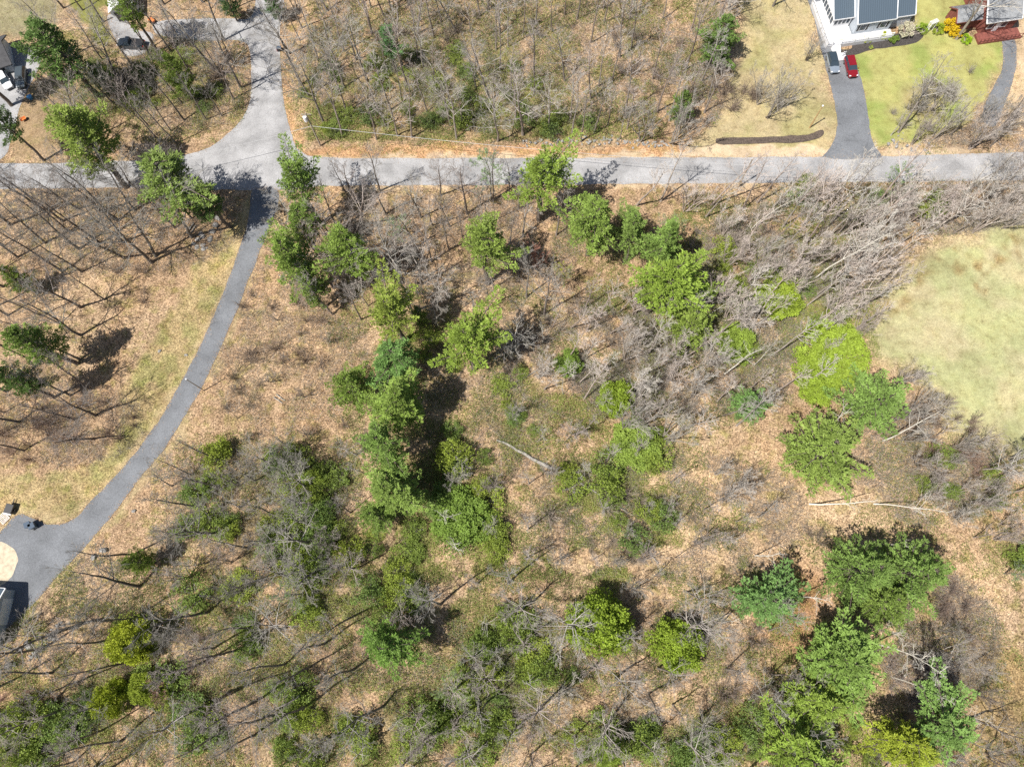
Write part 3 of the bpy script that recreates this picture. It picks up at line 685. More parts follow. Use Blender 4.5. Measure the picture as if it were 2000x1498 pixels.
# ------------------------------------------------------------------ the evergreens, one by one
# (x, y of crown on the photograph, crown radius there, height of the tree, crown kind, leaf tint, label)
LIME = (.98, 1.06, .85); GRN = (.88, .98, .85); DRK = (.55, .68, .7); BLU = (.74, .98, 1.05); YEL = (1.25, 1.15, .5)
PINES = [
 (110, 92, 62, 20, 'pine', DRK, 'dark green pine above the two cars parked at the left edge'),
 (4, 240, 32, 17, 'pine', DRK, 'pine cut by the left edge just above the main road'),
 (-85, 105, 42, 21, 'pine', GRN, 'tall pine whose bare trunk crosses the driveway at the left edge'),
 (165, 282, 68, 20, 'pine', (1.1, 1.1, .9), 'lime and dark pine over the main road, left of a second big pine'),
 (330, 350, 78, 19, 'pine', (.9, .95, .9), 'biggest pine beside the main road, left of the road junction'),
 (408, 392, 42, 14, 'pine', DRK, 'dark shaded pine at the top corner of the curving driveway'),
 (38, 552, 32, 9, 'broad_pine', LIME, 'young pine at the left edge among bare trees, nearest the main road'),
 (66, 668, 46, 17, 'pine', GRN, 'green pine at the left edge casting a star-shaped shadow on leaves'),
 (16, 738, 36, 17, 'pine', DRK, 'dark pine at the left edge below the green pine'),
 (582, 365, 54, 19, 'pine', GRN, 'pine touching the main road right of the curving driveway mouth'),
 (585, 440, 40, 15, 'pine', GRN, 'small pine between two larger pines beside the driveway mouth'),
 (572, 505, 58, 19, 'pine', LIME, 'large pine next to the curving driveway, lowest of the roadside three'),
 (604, 556, 34, 14, 'pine', GRN, 'low soft pine below the large pine by the driveway'),
 (693, 495, 54, 19, 'pine', LIME, 'pine showing its bare straight trunk below the crown'),
 (766, 618, 58, 18, 'pine', (1.15, 1.1, .8), 'pine at the top of the central column of pines'),
 (762, 704, 54, 14, 'pine', BLU, 'bluish pine in the middle of the central column of pines'),
 (688, 762, 58, 13, 'broad_pine', LIME, 'lime-green pine on the left side of the central column'),
 (775, 790, 64, 17, 'pine', LIME, 'round lime pine below the bluish one in the central column'),
 (818, 620, 24, 8, 'broad_pine', GRN, 'small young pine right of the top of the central column'),
 (915, 672, 68, 19, 'pine', (1.02, 1.08, .7), 'star-shaped lime pine right of the central column'),
 (945, 490, 56, 19, 'pine', (1.05, 1.08, .9), 'lone round pine in the middle of the bare trees'),
 (745, 872, 56, 17, 'pine', (.85, .98, .9), 'dull green pine in the lower central column'),
 (768, 952, 66, 15, 'pine', (.9, .98, .85), 'broad dull green pine at the foot of the central column'),
 (738, 1005, 50, 10, 'broad_pine', GRN, 'lowest small pine of the central column'),
 (1055, 350, 62, 20, 'pine', (1.04, 1.1, .75), 'lime pine reaching over the middle of the main road'),
 (1160, 432, 60, 18, 'pine', (1.0, 1.08, .9), 'pine at the left end of the row of four pines'),
 (1235, 455, 44, 16, 'pine', (.95, 1.05, 1.0), 'second pine of the row of four pines'),
 (1298, 468, 44, 17, 'pine', (.95, 1.08, 1.0), 'pine right above the widest lime pine'),
 (1288, 552, 72, 19, 'pine', (1.06, 1.14, .72), 'widest and brightest lime pine at the row of four'),
 (1345, 640, 58, 11, 'broad_pine', (1.1, 1.12, .9), 'feathery low pine just below the brightest lime pine'),
 (1462, 792, 46, 7, 'broad_pine', BLU, 'small bluish pine beside the path through the clearing'),
 (1700, 788, 82, 13, 'broad_pine', (.90, 1.05, 1.0), 'broad bluish pine next to the pale lawn'),
 (1603, 882, 100, 13, 'broad_pine', (1.0, 1.05, .9), 'very broad pine right of the leaf-strewn clearing'),
 (1480, 1172, 62, 13, 'pine', (.72, .96, 1.1), 'bluish green pine with a dark shadow behind it'),
 (1668, 1120, 84, 15, 'broad_pine', (.86, 1.0, .95), 'left half of the largest pair of pines at lower right'),
 (1768, 1118, 88, 15, 'broad_pine', (.86, 1.0, .95), 'right half of the largest pair of pines at lower right'),
 (1722, 1182, 62, 11, 'broad_pine', (.92, 1.0, .85), 'shorter pine at the foot of the largest pair of pines'),
 (1650, 1298, 92, 16, 'pine', (.84, .98, .85), 'green pine below the largest pair of pines'),
 (1618, 1362, 66, 13, 'pine', (1.04, 1.1, .75), 'yellowish pine tucked under the green pine at lower right'),
 (1842, 1420, 76, 15, 'pine', (.80, 1.0, 1.0), 'bluish pine nearest the bottom right corner'),
 (1765, 1445, 62, 13, 'pine', YEL, 'yellow-green pine at the bottom edge, left of a bluish pine'),
 (1562, 1475, 84, 15, 'pine', (1.0, 1.08, .7), 'wide lime pine cut by the bottom edge'),
 (1185, 1465, 44, 9, 'broad_pine', (1.04, 1.1, .7), 'lime young tree at the middle of the bottom edge'),
 (742, 1252, 54, 14, 'pine', (.75, .95, .75), 'lone green pine in the lower middle with trunks shadowed over it'),
 (276, 1098, 36, 9, 'broad_pine', (.95, 1.0, .7), 'round young pine beside the lower driveway'),
 (760, 88, 24, 11, 'pine', (.65, .95, 1.4), 'small dark green pine in the wood above the main road'),
 (1402, 85, 54, 11, 'broad_pine', (.75, .9, .9), 'dark green tree at the edge of the dry lawn above the road'),
 (1332, 212, 30, 9, 'broad_pine', (.8, .95, .9), 'small green conifer in the wood near the mulch strip'),
 (246, 10, 32, 18, 'pine', LIME, 'pine hanging over the pale driveway at the top left'),
 (352, 158, 36, 12, 'broad_pine', (.85, .9, .7), 'green conifer in the wood left of the side road'),
 (205, 160, 28, 9, 'broad_pine', (.7, .85, 1.2), 'small conifer between the pickup and the pine above the cars'),
 (535, 12, 26, 8, 'broad_pine', (.5, .7, .9), 'dark conifer on the right of the side road at the top edge'),
 (448, 10, 26, 9, 'broad_pine', (.5, .7, .9), 'dark round conifer at the top edge left of the side road'),
]
for i, (x, y, r, H, key, tint, label) in enumerate(PINES):
    hc = H * (.66 if key == 'pine' else .45)
    base = P(x, y, hc); rm = r * scale_at(x, y, hc)
    s = rm / (3.2 if key == 'pine' else 4.6); sz = H / (18 if key == 'pine' else 13)
    place(key, i * 3 + 1, base, s, sz, RNG.uniform(0, 6.28), (RNG.gauss(0, .02), RNG.gauss(0, .02)), (1, 1, 1), tint, label, 'tree')
# broad-leaved trees already in leaf
LEAFY = [
 (1172, 1222, 66, 11, (1.02, 1.12, .5), 'lime-green leafy tree with the dark shadow at the lower middle'),
 (1322, 1262, 56, 8, (1.02, 1.12, .5), 'lime leafy tree right of the larger lime tree'),
 (246, 1252, 44, 9, (1.5, 1.38, .55), 'yellow-green leafy tree standing alone at the lower left'),
 (208, 1368, 36, 8, (1.3, 1.25, .45), 'yellowish leafy tree near the bottom left corner'),
 (278, 1345, 34, 6, (1.2, 1.2, .6), 'lime bush-like tree right of the yellowish tree'),
 (1632, 690, 70, 6, (1.12, 1.2, .6), 'flat bright lime thicket tree at the edge of the pale lawn'),
 (1600, 735, 50, 5, (1.05, 1.15, .55), 'bright lime low tree below the flat lime thicket'),
 (1205, 772, 38, 6, (1.0, 1.1, .5), 'small lime tree among grey brush in the middle'),
 (1525, 575, 46, 5, (1.15, 1.2, .6), 'lime low tree under grey branches near the lawn'),
 (1245, 868, 52, 4, (1.0, 1.1, .8), 'low green thicket at the top of the clearing'),
 (1440, 670, 42, 4, (1.0, 1.1, .7), 'green thicket under the dead grey tree'),
 (1110, 705, 28, 4, (.8, .95, .7), 'round dark green bush-like tree with a grey snag in front'),
 (900, 1010, 60, 5, (.72, .88, .6), 'dark leafy thicket below the central column of pines'),
]
for i, (x, y, r, H, tint, label) in enumerate(LEAFY):
    hc = H * .6; base = P(x, y, hc); s = r * scale_at(x, y, hc) / 3.7
    place('lime', i, base, s, H / 7.5, RNG.uniform(0, 6.28), (0, 0), (.7, .7, .7), tint, label, 'tree')

# ------------------------------------------------------------------ bare trees that can be told apart
def lean_to(dx, dy, deg):
    """lean towards the compass (dx, dy) by deg"""
    L = math.hypot(dx, dy) + 1e-9; a = math.radians(deg); return (-dy / L * a, dx / L * a)
HERO = [  # base on the photograph, kind, height, lean (dx,dy,deg), tint, label
 (296, 512, 'oak', 20, (0, 0, 0), .62, 'dark bare tree whose trunk foot is lowest of the left-hand cluster'),
 (304, 500, 'oak', 18, (1, 1, 9), .62, 'bare tree forking right beside the lowest foot of the left cluster'),
 (243, 504, 'oak', 18, (0, 0, 0), .62, 'bare tree with its foot left of the two joined trunks'),
 (155, 487, 'oak', 17, (0, 0, 0), .62, 'bare tree in the left wood, foot halfway to the edge'),
 (122, 530, 'pole', 18, (0, 0, 0), .62, 'slim bare tree rooted just above the small green pine'),
 (90, 476, 'oak', 16, (0, 0, 0), .62, 'bare tree rooted above and left of the slim one'),
 (205, 586, 'pole', 13, (0, 0, 0), .7, 'small bare tree in the open leaves left of the driveway'),
 (160, 655, 'oak', 16, (0, 0, 0), .62, 'spreading bare tree above the green pine at the left edge'),
 (157, 702, 'pole', 15, (0, 0, 0), .6, 'bare tree by the foot of the green pine'),
 (138, 772, 'pole', 17, (0, 0, 0), .6, 'bare tree rooted below the dark pine at the left edge'),
 (262, 1083, 'pole', 15, (-1, 0, 4), .6, 'bare trunk reaching over the lower parking area'),
 (430, 896, 'pole', 14, (-1, 0, 4), .6, 'bare trunk pointing at the driveway above the green thicket'),
 (385, 990, 'pole', 14, (-1, 0, 2), .6, 'bare trunk across the leaves left of the green thicket'),
 (425, 1040, 'oak', 15, (0, 0, 0), .6, 'forked bare tree left of the green thicket, lower one'),
 (408, 1195, 'oak', 16, (-1, 0, 3), .6, 'bare tree at the lower left with dark bent limbs'),
 (275, 1145, 'oak', 16, (-1, 0, 6), .5, 'thick dark bare tree leaning to the lower parking area'),
 (570, 1130, 'oak', 14, (0, 0, 0), .7, 'bare tree inside the thicket at its lower side'),
 (615, 1060, 'oak', 14, (-1, 0, 5), .9, 'pale branching bare tree in the green thicket'),
 (608, 955, 'oak', 13, (-1, 0, 8), .9, 'grey spreading bare tree crowning the green thicket'),
 (794, 570, 'oak', 19, (0, 0, 0), .9, 'tall grey bare tree between the trunk-showing pine and lone pine'),
 (846, 632, 'oak', 11, (0, 0, 0), 1., 'short forked grey tree left of the star-shaped pine'),
 (925, 620, 'pole', 13, (0, 0, 0), 1., 'grey slim tree below the lone round pine'),
 (720, 598, 'pole', 10, (-1, 0, 4), 1., 'thin dead stem beside the bare pine trunk'),
 (660, 448, 'pole', 15, (0, 0, 0), .9, 'twin slim bare tree just below the main road'),
 (822, 425, 'oak', 13, (0, 0, 0), .9, 'bare tree with budding crown below the main road'),
 (972, 276, 'oak', 15, (0, 0, 0), 1.1, 'big grey bare tree on the upper side of the main road'),
 (892, 272, 'oak', 15, (0, 0, 0), 1.1, 'grey bare tree left of the big one above the road'),
 (634, 243, 'oak', 17, (-1, 0, 5), .75, 'dark crooked bare tree right beside the side road'),
 (718, 160, 'oak', 16, (0, 0, 0), 1.0, 'bare tree with three grey limbs in the upper wood'),
 (673, 172, 'oak', 16, (0, 0, 0), .85, 'bare tree in the upper wood near the side road'),
 (1312, 282, 'fan', 14, (1, 0, 6), 1., 'many-stemmed grey tree right above the road near the mulch strip'),
 (1250, 275, 'fan', 12, (0, 0, 0), .9, 'bushy many-stemmed tree above the road, left of its neighbour'),
 (1498, 232, 'fan', 11, (0, 0, 0), 1., 'wide grey ornamental tree on the dry lawn'),
 (1520, 212, 'fan', 10, (1, .5, 6), 1.05, 'second stem cluster right of the wide ornamental tree'),
 (1480, 205, 'fan', 9, (-.5, 1, 6), 1., 'low stem cluster left of the wide ornamental tree'),
 (1820, 215, 'fan', 9, (1, 1, 8), 1., 'bushy bare tree just below the round shrub clump'),
 (1780, 215, 'fan', 8, (0, 0, 0), 1., 'bushy bare tree left of the round shrub clump'),
 (1740, 265, 'dead', 9, (0, 0, 0), .75, 'broken pale stump tree right of the house driveway mouth'),
 (1755, 258, 'oak', 17, (1, .6, 14), 1., 'big bare tree leaning over the round shrub'),
 (1868, 76, 'oak', 19, (0, 0, 0), 1.2, 'thick grey bare tree in front of the red house'),
 (1575, 118, 'fan', 8, (0, 0, 0), .9, 'small bare tree left of the silver car'),
 (1425, 20, 'fan', 11, (0, 0, 0), .9, 'bare tree casting dark limbs on the upper lawn'),
 (1510, 12, 'oak', 13, (0, 0, 0), .7, 'dark bare tree at the top edge above the lawn'),
 (1388, 95, 'birch', 12, (1, 1, 10), 1., 'white birch rising out of the dark green tree'),
 (1470, 445, 'birch', 14, (1, .3, 12), 1., 'white birch in the grey thicket near the row of four pines'),
 (1590, 545, 'birch', 18, (1, .5, 16), 1., 'long white birch arching toward the pale lawn'),
 (1478, 530, 'fan', 12, (1, .5, 10), 1.1, 'grey many-stemmed tree right of the brightest lime pine'),
 (1380, 622, 'birch', 11, (1, .6, 8), 1., 'white birch behind the feathery low pine'),
 (1415, 730, 'dead', 12, (1, .3, 12), .95, 'dead grey tree with thick pale limbs'),
 (1470, 715, 'birch', 10, (1, .2, 10), .9, 'short birch right of the thick-limbed dead tree'),
 (1220, 845, 'fan', 12, (1, .4, 12), 1., 'grey tree fanning right over the top of the clearing'),
 (1290, 858, 'fan', 12, (1, .4, 16), 1.1, 'white-limbed fan-shaped tree above the clearing'),
 (1180, 800, 'oak', 7, (0, 0, 0), 1.2, 'small white twiggy tree left of the lime tree in the grey brush'),
 (1060, 670, 'dead', 9, (0, 0, 0), .9, 'pale twiggy tree by the dark shadow in the middle'),
 (1100, 770, 'dead', 7, (0, 0, 0), .8, 'thin snag in the middle brush'),
 (1262, 600, 'pole', 9, (0, 0, 0), 1., 'slim stem at the foot of the brightest lime pine'),
 (1583, 984, 'dead', 11, (1, -.08, 42), 1.15, 'white birch leaning far right below the very broad pine'),
 (1704, 984, 'birch', 12, (1, -.22, 40), 1.15, 'second leaning white birch, pointing at the lawn corner'),
 (1718, 1062, 'dead', 9, (0, 0, 0), 1.2, 'dead white tree standing above the largest pair of pines'),
 (1556, 1166, 'dead', 10, (1, -.3, 8), 1.2, 'dead white tree between two pines on orange ground'),
 (1475, 1085, 'dead', 9, (1, -.2, 10), 1.1, 'dead white tree in the shadow of the bluish green pine'),
 (1725, 860, 'dead', 12, (1, .3, 16), .95, 'pale limbed dead tree between broad pines and the lawn'),
 (1775, 805, 'fan', 9, (1, .4, 14), 1.1, 'grey fan of branches right of the broad bluish pine'),
 (1620, 832, 'dead', 11, (-1, .8, 10), 1.1, 'white dead tree leaning up between the two broad pines'),
 (1700, 1230, 'birch', 11, (0, 0, 0), 1.2, 'upper white birch right of the lower right pines'),
 (1706, 1258, 'birch', 17, (0, 0, 0), 1.2, 'long white birch pointing right below the pair of pines'),
 (1745, 1322, 'birch', 14, (0, 0, 0), 1.1, 'white birch over dark brush near the bottom right'),
 (1850, 1378, 'birch', 9, (0, 0, 0), 1.2, 'small white birch above the bluish corner pine'),
 (1340, 1155, 'oak', 10, (0, 0, 0), 1.1, 'low twisted grey tree in the lower clearing'),
 (1410, 1215, 'dead', 10, (0, 0, 0), 1.0, 'pale dead tree above the smaller lime tree'),
 (1235, 1150, 'fan', 8, (0, 0, 0), .8, 'bare tree with its dark shadow on the lime tree'),
 (1095, 1352, 'fan', 10, (0, 0, 0), 1.35, 'pale round twiggy tree at the lower middle'),
 (900, 935, 'fan', 9, (0, 0, 0), 1.2, 'white twiggy tree over the black shadow'),
 (892, 1075, 'dead', 9, (0, 0, 0), 1.2, 'pale star-shaped tree below the dark thicket'),
 (880, 1025, 'dead', 10, (-.3, 1, 5), 1.1, 'white forked stem in the dark leafy thicket'),
 (1330, 1440, 'oak', 14, (0, 0, 0), 1., 'bent grey tree at the bottom edge right of middle'),
 (1245, 1440, 'pole', 13, (0, 0, 0), 1.1, 'curved pale trunk at the bottom edge'),
 (1030, 1330, 'dead', 11, (0, 0, 0), .95, 'grey forked tree left of the pale round tree'),
 (1365, 1400, 'oak', 11, (0, 0, 0), .9, 'grey tree near the bottom with branches to its right'),
 (1095, 1270, 'dead', 8, (0, 0, 0), 1.1, 'pale limbed tree left of the large lime tree'),
 (718, 1450, 'dead', 11, (0, 0, 0), 1., 'white limbed tree at the bottom edge left of middle'),
 (790, 1395, 'dead', 9, (0, 0, 0), 1., 'pale forked tree in green leaves near the bottom'),
 (640, 1440, 'fan', 10, (0, 0, 0), 1., 'pale brushy tree at the bottom, left of the white limbed tree'),
 (825, 1160, 'fan', 8, (0, 0, 0), .8, 'dark twiggy tree right of the lone green pine'),
 (955, 1210, 'dead', 8, (0, 0, 0), 1., 'grey star-shaped tree at the lower middle'),
 (350, 1235, 'fan', 7, (0, 0, 0), .95, 'small bare tree right of the lone yellow-green tree'),
 (330, 1345, 'fan', 6, (0, 0, 0), (1.2, .75, .7), 'reddish bare shrub tree at the lower left'),
 (1048, 520, 'fan', 8, (0, 0, 0), (1.15, .62, .5), 'reddish bare tree in the middle'),
 (1085, 560, 'fan', 8, (0, 0, 0), 1.2, 'grey twiggy tree right of the reddish one'),
 (470, 172, 'oak', 18, (0, 0, 0), .8, 'bare tree at the left edge of the side road, lower one'),
 (438, 80, 'oak', 17, (0, 0, 0), .6, 'dark forked bare tree at the corner of the two upper roads'),
 (335, 102, 'pole', 17, (0, 0, 0), .55, 'dark trunk below the upper road, right of the pickup'),
 (360, 235, 'pole', 14, (0, 0, 0), .6, 'bare tree above the biggest roadside pine'),
 (565, 105, 'oak', 15, (0, 0, 0), .7, 'dark bare tree at the right edge of the side road'),
]
HOMES = []
for i, (x, y, key, H, ln, tint, label) in enumerate(HERO):
    b = P(x, y, 0); HOMES.append(b[:2]); H0 = {'oak': 16, 'pole': 16, 'fan': 11, 'birch': 15, 'dead': 12}[key]
    s = H / H0; t = tint if isinstance(tint, tuple) else (tint, tint * .985, tint * .96)
    place(key, i * 5 + 2, b, s * RNG.uniform(.9, 1.1), s, RNG.uniform(0, 6.28), lean_to(*ln) if ln[2] else (RNG.gauss(0, .03), RNG.gauss(0, .03)), t, None, label, 'tree', z=-.05)
# pale budding trees
for i, (x, y, H, leaf, label) in enumerate([
 (960, 392, 13, (1.0, 1.25, 1.9), 'pale grey-green budding tree beside the middle of the road'),
 (790, 480, 9, (.8, 1.05, 1.5), 'soft green budding tree left of the lone round pine'),
 (205, 225, 9, (.9, 1.1, 1.4), 'soft green budding tree above the left roadside pines'),
 (1100, 560, 8, (1.6, 1.3, .8), 'yellow-budding tree right of the reddish bare tree'),
 (590, 1160, 9, (.8, 1.0, 1.4), 'grey-green budding tree below the green thicket'),
 (1735, 395, 9, (.8, 1.1, 1.0), 'green budding tree below the road near the right'),
 (1970, 900, 10, (1.1, 1.0, .8), 'olive budding tree below the pale lawn at the right edge'),
 (1560, 1420, 9, (.9, 1.1, 1.3), 'grey-green budding tree left of the lower right pines'),
 (1290, 470, 9, (.9, 1.1, 1.2), 'pale budding tree behind the row of four pines'),
 (1960, 1120, 7, (.8, 1.1, 1.6), 'small bluish budding tree by the pale leaves at the right edge'),
 (890, 1330, 10, (.9, 1.1, 1.0), 'green budding tree in the lower middle thicket')]):
    place('bud', i, P(x, y, 0), H / 13., H / 13., RNG.uniform(0, 6.28), (0, 0), (.9, .9, .88), leaf, label, 'tree')

# ------------------------------------------------------------------ the rest of the bare woods: sampled area by area
def sample(poly, n, dmin, taken, tries=40, extra=()):
    n = int(n * 1.25); xs = [p[0] for p in poly]; ys = [p[1] for p in poly]; res = []; k = 0
    while len(res) < n and k < n * tries:
        k += 1; x, y = RNG.uniform(min(xs), max(xs)), RNG.uniform(min(ys), max(ys))
        if not inside(poly, np.array([x]), np.array([y]))[0] or blocked(x, y, extra): continue
        b = P(x, y, 0)[:2]
        if any((b[0] - q[0]) ** 2 + (b[1] - q[1]) ** 2 < dmin * dmin for q in taken): continue
        taken.append(b); res.append((x, y, b))
    return res
HOUSES = [[(1600, -200), (1830, -200), (1830, 110), (1600, 110)], [(1860, -200), (2010, -200), (2010, 75), (1860, 75)], [(190, -100), (300, -100), (300, 40), (190, 40)]]
WOODS = [
 # polygon, count, spacing, kinds, height range, tint, lean, (name, phrase)
 ([(575, -60), (1440, -60), (1430, 60), (1380, 240), (1330, 280), (640, 280), (590, 220), (560, 60)], 100, 2.4, ('pole', 'pole', 'oak', 'pole'), (10, 17), 1.05, (0, 0, 0), 'in the wood above the main road'),
 ([(40, -60), (500, -60), (490, 30), (300, 36), (150, 60)], 16, 3.0, ('pole', 'oak'), (13, 19), .65, (0, 0, 0), 'along the top edge left of the side road'),
 ([(120, 110), (320, 90), (470, 90), (470, 210), (380, 280), (130, 290)], 26, 2.7, ('pole', 'oak', 'pole'), (11, 17), .75, (0, 0, 0), 'in the wood left of the side road'),
 ([(-120, 375), (440, 375), (440, 420), (330, 500), (140, 620), (-120, 620)], 26, 3.0, ('oak', 'pole'), (13, 19), .62, (0, 0, 0), 'in the left wood below the main road'),
 ([(-120, 620), (140, 620), (220, 760), (200, 880), (-120, 900)], 18, 3.0, ('oak', 'pole'), (9, 16), .62, (0, 0, 0), 'in the wood at the left edge above the grassy verge'),
 ([(560, 372), (1120, 372), (1120, 600), (1000, 700), (640, 620), (560, 480)], 42, 2.7, ('oak', 'pole', 'pole'), (10, 16), .92, (0, 0, 0), 'among the pines between the curving driveway and the row of four'),
 ([(1120, 385), (1300, 392), (1750, 396), (1760, 470), (1700, 600), (1480, 600), (1340, 420)], 40, 2.6, ('pole', 'fan', 'pole', 'pole'), (11, 18), 1.45, (1, .5, 9), 'in the grey thicket between the road and the pale lawn'),
 ([(1040, 600), (1220, 600), (1420, 560), (1700, 600), (1660, 700), (1440, 840), (1240, 840), (1040, 760)], 46, 2.5, ('pole', 'fan', 'pole', 'pole'), (9, 15), 1.42, (1, .4, 9), 'in the grey brush above the clearing'),
 ([(1880, 360), (2110, 356), (2110, 396), (1880, 396)], 9, 2.4, ('oak', 'pole'), (9, 14), 1.0, (0, 0, 0), 'close below the road at the far right'),
 ([(1735, 398), (2150, 392), (2150, 440), (1960, 450), (1800, 470)], 24, 2.5, ('pole', 'oak', 'fan'), (8, 14), 1.3, (1, .3, 8), 'in the thicket at the right edge below the road'),
 ([(1720, 240), (1900, 235), (2150, 250), (2150, 290), (1740, 292)], 13, 2.8, ('fan', 'oak'), (8, 14), .95, (1, .5, 8), 'along the upper side of the road at the right'),
 ([(1990, 70), (2120, 60), (2120, 240), (1990, 230)], 5, 3.2, ('oak', 'fan'), (10, 14), .9, (0, 0, 0), 'at the right edge beside the narrow driveway'),
 ([(1740, 700), (1860, 800), (1960, 880), (2120, 920), (2120, 1080), (1880, 1060), (1720, 900)], 28, 2.4, ('fan', 'oak', 'fan'), (6, 11), 1.1, (1, .2, 10), 'in the brush below the pale lawn'),
 ([(1770, 1180), (1860, 1220), (1930, 1400), (2050, 1520), (1600, 1560), (1790, 1340)], 16, 2.8, ('fan', 'oak'), (7, 12), .8, (0, 0, 0), 'in the lower right corner'),
 ([(960, 760), (1180, 840), (1460, 880), (1500, 1060), (1400, 1130), (1000, 1130), (960, 980)], 26, 3.4, ('pole', 'pole', 'fan'), (6, 12), 1.15, (0, 0, 0), 'in the leaf-strewn clearing'),
 ([(330, 900), (720, 880), (720, 1120), (300, 1160)], 26, 2.7, ('oak', 'pole', 'fan'), (8, 14), .85, (0, 0, 0), 'in the green thicket right of the curving driveway'),
 ([(100, 1190), (900, 1130), (900, 1540), (-120, 1560), (-120, 1300)], 44, 3.2, ('pole', 'pole', 'oak'), (12, 19), .80, (0, 0, 0), 'in the mixed wood at the lower left'),
 ([(900, 1130), (1560, 1150), (1540, 1540), (900, 1540)], 34, 3.2, ('oak', 'pole', 'pole'), (10, 17), 1.0, (0, 0, 0), 'in the mixed wood at the lower middle'),
 ([(560, 560), (720, 620), (620, 860), (440, 860), (440, 720)], 8, 4.0, ('fan', 'fan', 'pole'), (3.5, 6), .8, (0, 0, 0), 'on the leaf slope right of the curving driveway'),
]
AUTO0 = []; taken = list(HOMES); KN = {'oak': ('bare_tree', 'grey bare tree'), 'pole': ('slender_tree', 'slender bare tree'), 'fan': ('multi_stem_tree', 'many-stemmed bare tree'), 'dead': ('dead_tree', 'dead tree')}
for pl, n, dm, kinds, hr, tint, ln, phrase in WOODS:
    for x, y, b in sample(pl, n, dm, taken, extra=HOUSES):
        key = RNG.choice(kinds); H = RNG.uniform(*hr) * (.85 if key == 'fan' else 1); H0 = {'oak': 16, 'pole': 16, 'fan': 11}[key]
        t = tint * RNG.uniform(.8, 1.2); w = RNG.uniform(.9, 1.0); nm, ad = KN[key]
        l = (RNG.gauss(0, .05), RNG.gauss(0, .05)) if not ln[2] else lean_to(ln[0] + RNG.gauss(0, .5), ln[1] + RNG.gauss(0, .5), ln[2] * RNG.uniform(.2, 1.6))
        oo = place(key, RNG.randint(0, 99), b, H / H0 * RNG.uniform(.85, 1.1), H / H0, RNG.uniform(0, 6.28), l, (t, t * (.985 * w + .015), t * (.96 * w + .03)), None,
              f'{ad} {phrase}', 'tree', f'{ad}s {phrase}', name=nm, z=-.05); AUTO0.append((oo, ad, x, y))

